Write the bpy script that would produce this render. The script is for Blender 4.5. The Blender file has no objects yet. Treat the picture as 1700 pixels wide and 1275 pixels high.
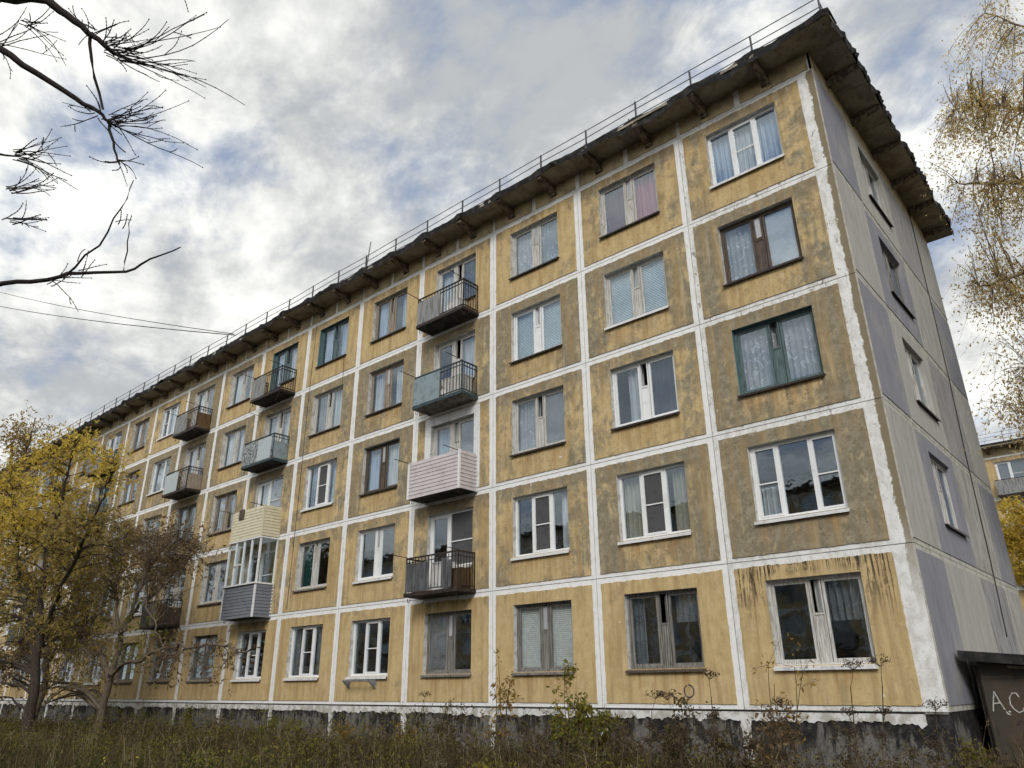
import bpy, math, random
import numpy as np
from mathutils import Matrix, Vector
R = math.radians
SC = bpy.context.scene
COL = SC.collection
rng = random.Random(7)
nrg = np.random.default_rng(7)

# ------------------------------------------------------------------ camera
cam_d = bpy.data.cameras.new('camera')
cam = bpy.data.objects.new('camera', cam_d)
COL.objects.link(cam)
cam_d.sensor_width = 36
cam_d.lens = 1223.1 / 1700 * 36
cam_d.clip_start = 0.05
cam_d.clip_end = 3000
YAW, PITCH, ROLL = R(-41.005), R(22.361), R(-0.487)
fw = Vector((math.sin(YAW) * math.cos(PITCH), math.cos(YAW) * math.cos(PITCH), math.sin(PITCH)))
rt = Vector((math.cos(YAW), -math.sin(YAW), 0))
up = rt.cross(fw)
rt, up = math.cos(ROLL) * rt + math.sin(ROLL) * up, -math.sin(ROLL) * rt + math.cos(ROLL) * up
cam.matrix_world = Matrix(((rt.x, up.x, -fw.x, 3.2286), (rt.y, up.y, -fw.y, -14.2775), (rt.z, up.z, -fw.z, 0.4308), (0, 0, 0, 1)))
SC.camera = cam

# ------------------------------------------------------------------ node helpers
class G:
    def __init__(s, nt):
        s.nt = nt
        nt.nodes.clear()
    def __call__(s, t, ins=None, **attr):
        n = s.nt.nodes.new('ShaderNode' + t)
        for k, v in attr.items():
            setattr(n, k, v)
        for k, v in (ins or {}).items():
            sock = n.inputs[k]
            if hasattr(v, 'is_output') or isinstance(v, bpy.types.NodeSocket):
                s.nt.links.new(v, sock)
            else:
                sock.default_value = v
        return n
    def m(s, op, a, b=0.0, c=0.0):
        return s('Math', {0: a, 1: b, 2: c}, operation=op).outputs[0]
    def mr(s, v, a, b, c=0.0, d=1.0, smooth=True):
        return s('MapRange', {0: v, 1: a, 2: b, 3: c, 4: d}, interpolation_type='SMOOTHSTEP' if smooth else 'LINEAR').outputs[0]
    def mix(s, f, a, b, bt='MIX'):
        n = s('Mix', {0: f, 6: a, 7: b}, data_type='RGBA', blend_type=bt)
        return n.outputs[2]
    def vm(s, op, a, b):
        return s('VectorMath', {0: a, 1: b}, operation=op).outputs[0]
    def noise(s, vec, scale, det=5, rough=.6, dist=0.0):
        return s('TexNoise', {'Vector': vec, 'Scale': scale, 'Detail': det, 'Roughness': rough, 'Distortion': dist}).outputs[0]

def rgb(r, g, b): return (r, g, b, 1)
def srgb(r, g, b):
    f = lambda c: ((c / 255 + .055) / 1.055) ** 2.4 if c > 10 else c / 255 / 12.92
    return (f(r), f(g), f(b), 1)

# ------------------------------------------------------------------ world: sky with broken cloud
SUN_EL, SUN_ROT = R(36), R(148)
W = bpy.data.worlds.new('World')
SC.world = W
W.use_nodes = True
g = G(W.node_tree)
tc = g('TexCoord').outputs['Generated']
sep = g('SeparateXYZ', {0: tc})
sky = g('TexSky', sky_type='NISHITA', sun_disc=False, sun_elevation=SUN_EL, sun_rotation=SUN_ROT, altitude=200, air_density=1.0, dust_density=1.2)
den = g.m('ADD', g.m('MAXIMUM', sep.outputs[2], 0.0), 0.32)
cx = g.m('DIVIDE', sep.outputs[0], den)
cy = g.m('DIVIDE', sep.outputs[1], den)
cv = g('CombineXYZ', {0: cx, 1: cy, 2: 3.7}).outputs[0]
cvs = g('Mapping', {0: cv, 1: (2.1, 0.4, 0), 2: (0, 0, R(25)), 3: (1.0, 1.15, 1)}).outputs[0]
n1 = g.noise(cvs, 1.9, 8, .60, .15)
n2 = g.noise(cvs, 6.5, 6, .62, .25)
n3 = g.noise(cvs, 0.9, 2, .5, .2)
cov = g.m('ADD', g.m('MULTIPLY', n1, .62), g.m('ADD', g.m('MULTIPLY', n2, .2), g.m('MULTIPLY', n3, .3)))
cover = g.mr(cov, .43, .545)
shade = g.mr(g.m('ADD', g.m('MULTIPLY', n2, .40), g.m('MULTIPLY', g.noise(cvs, 2.4, 7, .62, .15), .72)), .445, .69)
cloud = g.mix(shade, rgb(3.7, 3.85, 3.95), rgb(7.9, 7.9, 7.5))
bluesky = g.mix(.75, sky.outputs[0], rgb(2.1, 2.7, 4.0))
skyc = g.mix(cover, bluesky, cloud)
haze = g.mr(sep.outputs[2], .0, .35, 0.65, 0.0)
skyc = g.mix(haze, skyc, rgb(7.2, 7.2, 6.8))
bg = g('Background', {0: skyc, 1: 0.1})
out = g('OutputWorld', {0: bg.outputs[0]})
W.cycles.sampling_method = 'MANUAL'
W.cycles.sample_map_resolution = 512

# ------------------------------------------------------------------ sun behind thin cloud
sd = bpy.data.lights.new('sun', 'SUN')
sd.energy = 1.5
sd.angle = R(22)
sd.color = (1, .965, .91)
so = bpy.data.objects.new('sun', sd)
COL.objects.link(so)
sdir = Vector((math.sin(SUN_ROT) * math.cos(SUN_EL), math.cos(SUN_ROT) * math.cos(SUN_EL), math.sin(SUN_EL)))
so.rotation_euler = sdir.to_track_quat('Z', 'Y').to_euler()
so.location = sdir * 100
SC.view_settings.view_transform = 'Standard'
SC.view_settings.look = 'None'
SC.view_settings.gamma = 1
SC.view_settings.exposure = 0.50
SC.cycles.max_bounces = 4
SC.cycles.diffuse_bounces = 2
SC.cycles.glossy_bounces = 3
SC.cycles.transparent_max_bounces = 24
SC.cycles.use_denoising = True
SC.cycles.use_adaptive_sampling = True
SC.cycles.adaptive_threshold = .03
SC.cycles.use_light_tree = False

# ------------------------------------------------------------------ materials
MAT = {}
def newmat(name):
    m = bpy.data.materials.new(name)
    m.use_nodes = True
    MAT[name] = m
    return m, G(m.node_tree)
def finish(g, col, rough=.85, bump=None, bstr=.3, bdist=.01, spec=.25, metal=0.0):
    ins = {'Base Color': col, 'Roughness': rough, 'Specular IOR Level': spec, 'Metallic': metal}
    if bump is not None:
        ins['Normal'] = g('Bump', {'Strength': bstr, 'Distance': bdist, 'Height': bump}).outputs[0]
    b = g('BsdfPrincipled', ins)
    g('OutputMaterial', {0: b.outputs[0]})
def stretched(g, p, sx, sy, sz):
    return g('Mapping', {0: p, 3: (sx, sy, sz)}).outputs[0]

def worn(name, base, second, amount=.5, scale=6, rough=.8, bstr=.25, stretch=(1, 1, 1), spec=.25, metal=0.0, third=None):
    m, g = newmat(name)
    p = g('NewGeometry').outputs['Position']
    ps = stretched(g, p, *stretch)
    n = g.noise(ps, scale, 5, .65, .3)
    c = g.mix(g.mr(n, .62 - amount * .35, .78 - amount * .35), base, second)
    if third:
        n2 = g.noise(stretched(g, p, 3, 3, .5), scale * 1.7, 6, .7)
        c = g.mix(g.mr(n2, .56, .68), c, third)
    fine = g.noise(ps, scale * 9, 4, .7)
    c = g.mix(g.mr(fine, .3, .75, 0, .25), c, rgb(base[0] * .55, base[1] * .55, base[2] * .55))
    finish(g, c, rough, g.m('ADD', n, g.m('MULTIPLY', fine, .6)), bstr, .006, spec, metal)
    return m

def plaster():
    m, g = newmat('plaster_yellow')
    geo = g('NewGeometry')
    p = geo.outputs['Position']
    lo = g('SeparateXYZ', {0: g('TexCoord').outputs['Object']})
    lx, lz = lo.outputs[0], lo.outputs[2]
    oc = g('SeparateColor', {0: g('ObjectInfo').outputs['Color']})
    dirt, rust, drip = oc.outputs[0], oc.outputs[1], oc.outputs[2]
    big = g.noise(p, .9, 4, .62, .5)
    med = g.noise(stretched(g, p, 1, 1, .8), 3.4, 6, .7, .5)
    strk = g.noise(stretched(g, p, 7, 7, .55), 1.6, 4, .65, .2)
    fine = g.noise(p, 26, 3, .7)
    comb = g.m('ADD', g.m('MULTIPLY', big, .42), g.m('ADD', g.m('MULTIPLY', med, .48), g.m('MULTIPLY', strk, .20)))
    # rain-washed clean zone below the sill, grime below the joint above
    inx = g.m('MULTIPLY', g.mr(lx, .62, .85), g.mr(lx, 2.62, 2.4))
    under = g.m('MULTIPLY', inx, g.mr(lz, .82, .72))
    top = g.mr(lz, 2.05, 2.6)
    comb = g.m('ADD', comb, g.m('SUBTRACT', g.m('MULTIPLY', top, .09), g.m('MULTIPLY', under, .10)))
    th = g.m('SUBTRACT', .72, g.m('MULTIPLY', dirt, .36))
    mask = g('MapRange', {0: comb, 1: g.m('SUBTRACT', th, .07), 2: g.m('ADD', th, .07), 3: 0.0, 4: 1.0}, interpolation_type='SMOOTHSTEP').outputs[0]
    yel = g.mix(g.mr(med, .35, .68), rgb(.57, .435, .235), rgb(.48, .355, .178))
    yel = g.mix(g.mr(big, .5, .7, 0, .45), yel, rgb(.55, .42, .235))
    grey = g.mix(g.mr(g.noise(p, 5, 6, .7), .4, .65), rgb(.19, .172, .130), rgb(.30, .272, .205))
    c = g.mix(g.m('MULTIPLY', mask, .93), yel, grey)
    # pitted spots in the plaster
    pit = g.noise(p, 15, 3, .55, .8)
    c = g.mix(g.m('MULTIPLY', g.mr(pit, .57, .68, 0, .75), g.m('ADD', .25, dirt)), c, rgb(.17, .14, .085))
    c = g.mix(g.mr(g.noise(p, 38, 3, .6), .56, .74, 0, .45), c, rgb(.24, .185, .10))
    c = g.mix(g.mr(g.noise(stretched(g, p, 1, 1, .55), 8, 5, .65, .4), .55, .7, 0, .45), c, rgb(.66, .53, .33))
    c = g.mix(g.mr(g.noise(stretched(g, p, 14, 14, 1.2), 1.6, 5, .7), .55, .8, 0, .4), c, rgb(.25, .19, .10))
    bs = g.noise(stretched(g, p, 2.6, 2.6, .22), 1.7, 4, .6, .15)
    c = g.mix(g.mr(bs, .44, .66, 0, .6), c, rgb(.34, .235, .11))
    c = g.mix(g.mr(g.noise(stretched(g, p, 3.5, 3.5, .3), 1.3, 4, .6), .55, .72, 0, .4), c, rgb(.60, .49, .30))
    gm = g.noise(stretched(g, p, 5, 5, .3), 1.2, 5, .7, .2)
    c = g.mix(g.m('MULTIPLY', g.mr(gm, .5, .68), g.m('ADD', g.mr(lz, 2.1, 2.55, 0, .55), g.mr(lz, .75, .3, 0, .35))), c, rgb(.20, .165, .105))
    # rust-orange runs
    rs = g.noise(stretched(g, p, 9, 9, .35), 1.5, 5, .6, .1)
    rz = g.m('MAXIMUM', g.m('MULTIPLY', under, g.mr(lz, .12, .74)), g.m('MULTIPLY', rust, g.mr(lz, 1.5, 2.6)))
    c = g.mix(g.m('MULTIPLY', g.mr(rs, .44, .64), g.m('MULTIPLY', rz, .48)), c, rgb(.33, .155, .035))
    # black drips from the joint above
    ds = g.noise(stretched(g, p, 15, 15, .8), 1.3, 6, .75, .5)
    dz = g.m('MULTIPLY', g.mr(lz, 1.1, 2.5), drip)
    side = g.m('ADD', g.mr(lx, .95, .6), g.m('ADD', g.mr(lx, 2.25, 2.6), g.mr(lz, 2.3, 2.5)))
    c = g.mix(g.m('MULTIPLY', g.m('MULTIPLY', g.m('MULTIPLY', g.mr(ds, .475, .55), dz), g.m('MINIMUM', side, 1.0)), g.mr(g.noise(p, 2.6, 5, .7), .38, .50, .15, .95)), c, rgb(.045, .034, .028))
    # white paint splashes
    sp = g.noise(p, 6.0, 2, .4)
    c = g.mix(g.mr(sp, .765, .785, 0, .8), c, rgb(.7, .69, .65))
    h = g.m('ADD', g.m('MULTIPLY', med, 1.0), g.m('ADD', g.m('MULTIPLY', fine, .45), g.m('MULTIPLY', pit, .4)))
    finish(g, c, .92, h, .35, .02, .1)
plaster()

def white_joint():
    m, g = newmat('joint_white')
    p = g('NewGeometry').outputs['Position']
    n = g.noise(p, 4, 8, .7, .4)
    f = g.noise(p, 30, 4, .7)
    c = g.mix(g.mr(n, .45, .75), rgb(.80, .805, .81), rgb(.64, .63, .60))
    c = g.mix(g.mr(f, .62, .75, 0, .6), c, rgb(.36, .34, .30))
    st = g.noise(stretched(g, p, 12, 12, 1), 1.5, 4, .6)
    c = g.mix(g.mr(st, .6, .75, 0, .5), c, rgb(.42, .40, .36))
    # bare chipped patches
    ch = g.noise(p, 1.5, 9, .78, .6)
    c = g.mix(g.mr(ch, .68, .71, 0, .85), c, rgb(.22, .185, .13))
    finish(g, c, .88, g.m('ADD', f, n), .35, .01, .15)
white_joint()

def corner_white():
    m, g = newmat('corner_white')
    p = g('NewGeometry').outputs['Position']
    s = g('SeparateXYZ', {0: p})
    n = g.noise(stretched(g, p, 1, 1, .6), 5, 9, .75, .5)
    f = g.noise(p, 26, 4, .7)
    c = g.mix(g.mr(n, .4, .66), rgb(.79, .795, .80), rgb(.58, .57, .54))
    edge = g.m('ADD', g.mr(s.outputs[0], -.24, -.04), g.m('MULTIPLY', g.m('SUBTRACT', n, .5), 2.0))
    hi = g.mr(s.outputs[2], 1.2, 3.4)
    c = g.mix(g.m('MULTIPLY', g.mr(edge, .45, .62), hi), c, rgb(.235, .195, .13))
    ch = g.noise(stretched(g, p, 1, 1, .5), 7.5, 7, .75, .6)
    pk = g.m('MULTIPLY', g.mr(ch, .585, .62, 0, .85), g.mr(s.outputs[2], 2, 8, .25, 1.0))
    c = g.mix(pk, c, rgb(.20, .175, .13))
    c = g.mix(g.mr(f, .6, .74, 0, .6), c, rgb(.25, .23, .19))
    finish(g, c, .9, g.m('ADD', f, g.m('MULTIPLY', ch, 2.0)), .5, .015, .12)
corner_white()

def endwall():
    m, g = newmat('end_wall')
    p = g('NewGeometry').outputs['Position']
    oc = g('SeparateColor', {0: g('ObjectInfo').outputs['Color']})
    n = g.noise(p, 2.2, 8, .68, .4)
    st = g.noise(stretched(g, p, 3.2, 3.2, .7), 1.3, 7, .74, .7)
    f = g.noise(p, 40, 4, .7)
    c = g.mix(oc.outputs[0], rgb(.43, .42, .39), rgb(.26, .26, .30))
    c = g.mix(g.m('MULTIPLY', g.mr(st, .42, .64), g.m('ADD', .16, g.m('MULTIPLY', oc.outputs[1], .7))), c, rgb(.15, .142, .13))
    c = g.mix(g.mr(g.noise(stretched(g, p, 18, 18, .9), 1.4, 5, .7, .2), .56, .74, 0, .2), c, rgb(.14, .13, .12))
    c = g.mix(g.mr(g.noise(p, .8, 4, .6), .48, .68, 0, .5), c, rgb(.37, .355, .335))
    c = g.mix(g.mr(n, .5, .72, 0, .35), c, rgb(.30, .285, .25))
    c = g.mix(g.mr(f, .62, .74, 0, .3), c, rgb(.2, .19, .17))
    finish(g, c, .92, g.m('ADD', f, n), .35, .012, .1)
endwall()
worn('seal_grey', rgb(.30, .29, .27), rgb(.12, .11, .10), .5, 5)
worn('end_joint', rgb(.52, .505, .45), rgb(.36, .34, .30), .5, 5)
worn('reveal', rgb(.62, .62, .60), rgb(.40, .38, .34), .5, 5)
worn('reveal_teal', rgb(.075, .16, .175), rgb(.12, .20, .21), .5, 5)
worn('frieze', rgb(.52, .41, .235), rgb(.33, .27, .175), .55, 2.2, third=rgb(.46, .43, .36))
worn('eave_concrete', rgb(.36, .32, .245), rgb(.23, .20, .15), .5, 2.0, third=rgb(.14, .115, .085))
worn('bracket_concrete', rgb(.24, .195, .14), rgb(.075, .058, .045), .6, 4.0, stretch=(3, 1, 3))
worn('roof_felt', rgb(.018, .018, .019), rgb(.045, .042, .04), .5, 5, .9)
worn('rail_steel', rgb(.10, .105, .115), rgb(.055, .05, .05), .5, 8, .6)
worn('dark_steel', rgb(.022, .02, .02), rgb(.07, .04, .025), .45, 14, .6)
worn('blue_steel', rgb(.045, .075, .09), rgb(.02, .03, .035), .45, 14, .6)
worn('balcony_slab', rgb(.06, .055, .052), rgb(.025, .022, .02), .6, 4, third=rgb(.15, .145, .14))
worn('balcony_slab_pale', rgb(.26, .245, .22), rgb(.12, .105, .09), .5, 4, third=rgb(.08, .07, .06))
worn('sheet_grey', rgb(.27, .28, .28), rgb(.15, .15, .145), .5, 3, .75, stretch=(4, 4, .6))
worn('sheet_dark', rgb(.13, .135, .145), rgb(.06, .06, .062), .6, 3, .8, stretch=(5, 5, .6))
worn('sheet_blue', rgb(.25, .315, .345), rgb(.18, .22, .235), .4, 3, .6)
worn('sheet_pale', rgb(.44, .50, .53), rgb(.36, .40, .42), .3, 3, .5)
worn('sheet_mottled', rgb(.36, .40, .41), rgb(.05, .06, .06), .55, 13, .7)
worn('wood_brown', rgb(.14, .085, .04), rgb(.07, .042, .022), .5, 4, .8, stretch=(12, 12, .6))
worn('wood_grey', rgb(.26, .25, .235), rgb(.10, .09, .08), .55, 4, .85, stretch=(14, 14, .5), bstr=.4)
worn('wood_weathered_white', rgb(.60, .595, .575), rgb(.33, .30, .26), .5, 5, .75, stretch=(12, 12, .6))
worn('wood_teal', rgb(.12, .175, .185), rgb(.06, .085, .09), .5, 5, .6, stretch=(10, 10, .7))
worn('wood_dark', rgb(.13, .10, .08), rgb(.045, .035, .03), .5, 5, .7, stretch=(12, 12, .6))
worn('wood_bare', rgb(.36, .31, .25), rgb(.17, .13, .10), .5, 5, .8, stretch=(14, 14, .5))
worn('pvc_white', rgb(.80, .81, .82), rgb(.70, .71, .71), .3, 3, .35, .05, spec=.5)
worn('gasket', rgb(.03, .03, .032), rgb(.05, .05, .05), .3, 5, .6)
worn('tin_dark', rgb(.035, .03, .028), rgb(.07, .045, .03), .4, 10, .5)
worn('tin_white', rgb(.74, .75, .76), rgb(.55, .55, .55), .35, 5, .4, .1)
worn('siding_mauve', rgb(.56, .52, .53), rgb(.47, .43, .44), .35, 3, .45, .1)
worn('siding_cream', rgb(.66, .61, .45), rgb(.56, .51, .37), .35, 3, .45, .1)
worn('siding_slate', rgb(.185, .20, .235), rgb(.15, .16, .19), .35, 3, .45, .1)
worn('inner_wall', rgb(.20, .18, .15), rgb(.13, .12, .10), .5, 1.5)
def plinth_mat():
    m, g = newmat('plinth')
    p = g('NewGeometry').outputs['Position']
    z = g('SeparateXYZ', {0: p}).outputs[2]
    n = g.noise(stretched(g, p, 1, 1, .7), 1.5, 8, .68, .6)
    f = g.noise(p, 9, 6, .7, .4)
    st = g.noise(stretched(g, p, 5, 5, .6), 2.2, 5, .65, .3)
    tar = g.mix(g.mr(f, .4, .7), rgb(.017, .0165, .017), rgb(.055, .053, .052))
    cem = g.mix(g.mr(f, .35, .7), rgb(.17, .162, .15), rgb(.085, .08, .074))
    v = g.m('ADD', g.m('MULTIPLY', n, .8), g.m('ADD', g.m('MULTIPLY', st, .35), g.m('MULTIPLY', g.m('ADD', z, .6), .22)))
    c = g.mix(g.mr(v, .585, .655), cem, tar)
    c = g.mix(g.mr(g.noise(p, 3.3, 7, .75, .8), .66, .69, 0, .8), c, rgb(.45, .44, .42))
    finish(g, c, .9, g.m('ADD', f, n), .5, .02, .15)
plinth_mat()
worn('plinth_white', rgb(.70, .70, .70), rgb(.42, .40, .36), .55, 4, .9, .3)
worn('bark_dark', rgb(.062, .048, .037), rgb(.032, .025, .02), .5, 9, .95, .6, stretch=(3, 3, .7))
worn('bark_brown', rgb(.15, .118, .088), rgb(.075, .058, .046), .5, 9, .95, .6, stretch=(3, 3, .7))
worn('bark_twig', rgb(.21, .165, .125), rgb(.11, .085, .065), .5, 9, .95, .4)
worn('bark_birch', rgb(.42, .40, .37), rgb(.05, .045, .04), .55, 6, .9, .4, stretch=(1, 1, 3))
worn('twig_black', rgb(.022, .018, .017), rgb(.04, .03, .026), .4, 20, .9, .3)
worn('stem_dry', rgb(.12, .085, .05), rgb(.055, .04, .027), .5, 20, .9, .2)
worn('stem_pale', rgb(.26, .215, .13), rgb(.12, .095, .055), .5, 20, .9, .2)
worn('umbel_dry', rgb(.06, .042, .028), rgb(.03, .022, .016), .5, 20, .95, .2)
worn('rust_door', rgb(.062, .055, .046), rgb(.085, .062, .045), .5, 2.2, .9, .4, third=rgb(.04, .036, .032))
worn('chalk_paint', rgb(.56, .56, .53), rgb(.38, .37, .34), .5, 25, .9)
worn('cable_black', rgb(.015, .015, .016), rgb(.03, .03, .03), .3, 10, .6)
worn('cloth_white', rgb(.78, .78, .77), rgb(.60, .60, .58), .4, 4, .9)
worn('film_grey', rgb(.22, .215, .215), rgb(.155, .15, .15), .5, 1.2, .5, .6)
worn('film_pale', rgb(.46, .475, .50), rgb(.36, .37, .39), .5, 1.5, .6, .6)
worn('blind_blue', rgb(.60, .70, .76), rgb(.52, .62, .68), .3, 2, .6)
worn('blind_white', rgb(.70, .69, .64), rgb(.54, .53, .49), .3, 2, .6)
worn('net_grey', rgb(.085, .085, .09), rgb(.065, .065, .07), .3, 6, .9)
worn('pot_clay', rgb(.70, .68, .64), rgb(.5, .48, .42), .4, 8, .8)

def glass():
    m, g = newmat('window_glass')
    p = g('NewGeometry').outputs['Position']
    n = g.noise(p, 1.8, 3, .5, .4)
    bp = g('Bump', {'Strength': .05, 'Distance': .06, 'Height': n}).outputs[0]
    geo = g('NewGeometry')
    dt = g('VectorMath', {0: geo.outputs['Incoming'], 1: bp}, operation='DOT_PRODUCT').outputs['Value']
    om = g.m('SUBTRACT', 1.0, g.m('MINIMUM', g.m('ABSOLUTE', dt), 1.0))
    fr = g.m('ADD', .11, g.m('MULTIPLY', .9, g.m('POWER', om, 5.0)))
    gl = g('BsdfGlossy', {'Color': rgb(.80, .90, 1.0), 'Roughness': .012, 'Normal': bp}).outputs[0]  # blue tint puts a bluer sky reflection into the gloss colour
    tr = g('BsdfTransparent', {'Color': rgb(.955, .985, 1.0)}).outputs[0]
    mx = g('MixShader', {0: fr, 1: tr, 2: gl}).outputs[0]
    g('OutputMaterial', {0: mx})
glass()

def fabric(name, c1, c2, trans=.35, lace=False):
    m, g = newmat(name)
    p = g('NewGeometry').outputs['Position']
    n = g.noise(stretched(g, p, 9, 9, .4), 2.2, 4, .6)
    c = g.mix(g.mr(n, .35, .7), c1, c2)  # vertical streaks between both tones put the shading of folds into the colour
    d = g('BsdfDiffuse', {0: c}).outputs[0]
    t = g('BsdfTranslucent', {0: c}).outputs[0]
    sh = g('MixShader', {0: trans, 1: d, 2: t}).outputs[0]
    if lace:
        v = g('TexVoronoi', {'Vector': stretched(g, p, 1, 1, .8), 'Scale': 6.0, 'Randomness': .9}).outputs[0]
        fl = g.noise(p, 3.0, 4, .6, 2.2)
        a = g.m('MAXIMUM', g.mr(v, .10, .30, .75, .0), g.mr(fl, .55, .62, 0, .85))
        a = g.m('MAXIMUM', a, .5)
        sh = g('MixShader', {0: a, 1: g('BsdfTransparent').outputs[0], 2: sh}).outputs[0]
    g('OutputMaterial', {0: sh})
fabric('curtain_white', rgb(.80, .81, .82), rgb(.42, .44, .47))
fabric('curtain_blue', rgb(.55, .65, .80), rgb(.28, .36, .50))
fabric('curtain_lace', rgb(.78, .80, .84), rgb(.62, .65, .70), .3, True)
fabric('curtain_plum', rgb(.10, .02, .045), rgb(.17, .045, .075))
fabric('curtain_rose', rgb(.40, .10, .15), rgb(.58, .20, .24))
fabric('curtain_green', rgb(.02, .10, .09), rgb(.01, .055, .05))
fabric('curtain_navy', rgb(.07, .085, .12), rgb(.045, .055, .08))
fabric('curtain_grey', rgb(.24, .25, .26), rgb(.15, .155, .16))
fabric('curtain_cream', rgb(.52, .48, .38), rgb(.38, .35, .27))

def leaf(name, cols, trans=.48):
    m, g = newmat(name)
    r = g('NewGeometry').outputs['Random Per Island']
    cr = g('ValToRGB', {0: r})
    el = cr.color_ramp.elements
    while len(el) < len(cols): el.new(.5)
    for i, c in enumerate(cols):
        el[i].position = i / (len(cols) - 1)
        el[i].color = c
    d = g('BsdfDiffuse', {0: cr.outputs[0]}).outputs[0]
    t = g('BsdfTranslucent', {0: cr.outputs[0]}).outputs[0]
    g('OutputMaterial', {0: g('MixShader', {0: trans, 1: d, 2: t}).outputs[0]})
leaf('leaf_gold', [rgb(.60, .44, .07), rgb(.74, .56, .09), rgb(.78, .63, .18), rgb(.46, .35, .07), rgb(.68, .52, .13), rgb(.50, .33, .07)], .55)
leaf('leaf_olive', [rgb(.30, .225, .08), rgb(.46, .36, .10), rgb(.24, .185, .08), rgb(.52, .40, .11), rgb(.18, .135, .07), rgb(.34, .30, .09), rgb(.36, .25, .10)], .5)
leaf('leaf_brown', [rgb(.18, .125, .075), rgb(.25, .18, .10), rgb(.11, .078, .05), rgb(.30, .22, .11)])
leaf('leaf_birch', [rgb(.68, .53, .20), rgb(.78, .64, .27), rgb(.54, .39, .16), rgb(.40, .27, .12), rgb(.80, .68, .32)], .6)
leaf('leaf_green', [rgb(.10, .13, .03), rgb(.17, .19, .04), rgb(.24, .22, .05), rgb(.30, .25, .05), rgb(.09, .11, .03)])
leaf('leaf_ochre', [rgb(.34, .21, .05), rgb(.24, .15, .045), rgb(.42, .28, .07), rgb(.18, .15, .045)])
leaf('grass_blades', [rgb(.032, .044, .012), rgb(.07, .088, .022), rgb(.10, .09, .035), rgb(.04, .055, .014), rgb(.20, .165, .085), rgb(.05, .045, .02), rgb(.03, .04, .012)], .2)
leaf('straw', [rgb(.26, .21, .12), rgb(.10, .08, .04), rgb(.055, .042, .025), rgb(.20, .16, .09), rgb(.07, .065, .03), rgb(.05, .045, .022)], .2)
leaf('weed_dark', [rgb(.07, .05, .03), rgb(.10, .075, .04), rgb(.05, .04, .025), rgb(.13, .10, .05), rgb(.06, .065, .025)], .2)
worn('soil', rgb(.035, .029, .02), rgb(.025, .027, .014), .5, 2.5, .95, .5)

# ------------------------------------------------------------------ mesh helpers
class MB:
    def __init__(s): s.v, s.f, s.m = [], [], []
    def quad(s, a, b, c, d, mi=0):
        n = len(s.v); s.v += [a, b, c, d]; s.f.append((n, n + 1, n + 2, n + 3)); s.m.append(mi)
    def box(s, x0, x1, y0, y1, z0, z1, mi=0):
        n = len(s.v)
        s.v += [(x0, y0, z0), (x1, y0, z0), (x1, y1, z0), (x0, y1, z0), (x0, y0, z1), (x1, y0, z1), (x1, y1, z1), (x0, y1, z1)]
        for f in ((0, 3, 2, 1), (4, 5, 6, 7), (0, 1, 5, 4), (1, 2, 6, 5), (2, 3, 7, 6), (3, 0, 4, 7)):
            s.f.append(tuple(n + i for i in f)); s.m.append(mi)
    def hexa(s, pts, mi=0):
        n = len(s.v); s.v += pts
        for f in ((0, 3, 2, 1), (4, 5, 6, 7), (0, 1, 5, 4), (1, 2, 6, 5), (2, 3, 7, 6), (3, 0, 4, 7)):
            s.f.append(tuple(n + i for i in f)); s.m.append(mi)
    def tube(s, pts, rad, k=6, mi=0):
        pts = [Vector(p) for p in pts]
        if not isinstance(rad, (list, tuple)): rad = [rad] * len(pts)
        n0 = len(s.v)
        for i, p in enumerate(pts):
            a = pts[max(i - 1, 0)]; b = pts[min(i + 1, len(pts) - 1)]
            d = (b - a).normalized()
            ref = Vector((0, 0, 1)) if abs(d.z) < .9 else Vector((1, 0, 0))
            u = d.cross(ref).normalized(); w = d.cross(u)
            for j in range(k):
                t = 2 * math.pi * j / k
                s.v.append(tuple(p + (u * math.cos(t) + w * math.sin(t)) * rad[i]))
        for i in range(len(pts) - 1):
            for j in range(k):
                a = n0 + i * k + j; b = n0 + i * k + (j + 1) % k
                s.f.append((a, b, b + k, a + k)); s.m.append(mi)
        s.f.append(tuple(n0 + j for j in range(k))); s.m.append(mi)
        e = n0 + (len(pts) - 1) * k
        s.f.append(tuple(e + j for j in reversed(range(k)))); s.m.append(mi)
    def mesh(s, name, mats, smooth=False):
        me = bpy.data.meshes.new(name)
        me.from_pydata(s.v, [], s.f)
        for m in (mats if isinstance(mats, (list, tuple)) else [mats]): me.materials.append(MAT[m])
        if any(s.m): me.polygons.foreach_set('material_index', s.m)
        if smooth: me.polygons.foreach_set('use_smooth', [True] * len(s.f))
        me.update()
        return me

def obj(name, me, parent=None, loc=(0, 0, 0), rz=0.0, rot=None, color=None):
    o = bpy.data.objects.new(name, me)
    COL.objects.link(o)
    o.location = loc
    o.rotation_euler = rot if rot else (0, 0, rz)
    if parent: o.parent = parent
    if color: o.color = color
    return o
def tag(o, label, cat, group=None, kind=None):
    o['label'] = label
    if cat: o['category'] = cat
    if group: o['group'] = group
    if kind: o['kind'] = kind
    return o
CACHE = {}
def cached(key, fn):
    if key not in CACHE: CACHE[key] = fn()
    return CACHE[key]

# ------------------------------------------------------------------ building dimensions
ST = 2.7            # storey
BAY = 3.22
B1 = 3.46
NB = 18
def xr(k): return 0.0 if k == 1 else -B1 - BAY * (k - 2)
def xl(k): return -B1 - BAY * (k - 1)
OW, OZ0, OZ1 = 1.78, .76, 2.30
FRZ = 13.48         # top joint
EAVE = 13.98

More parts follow.
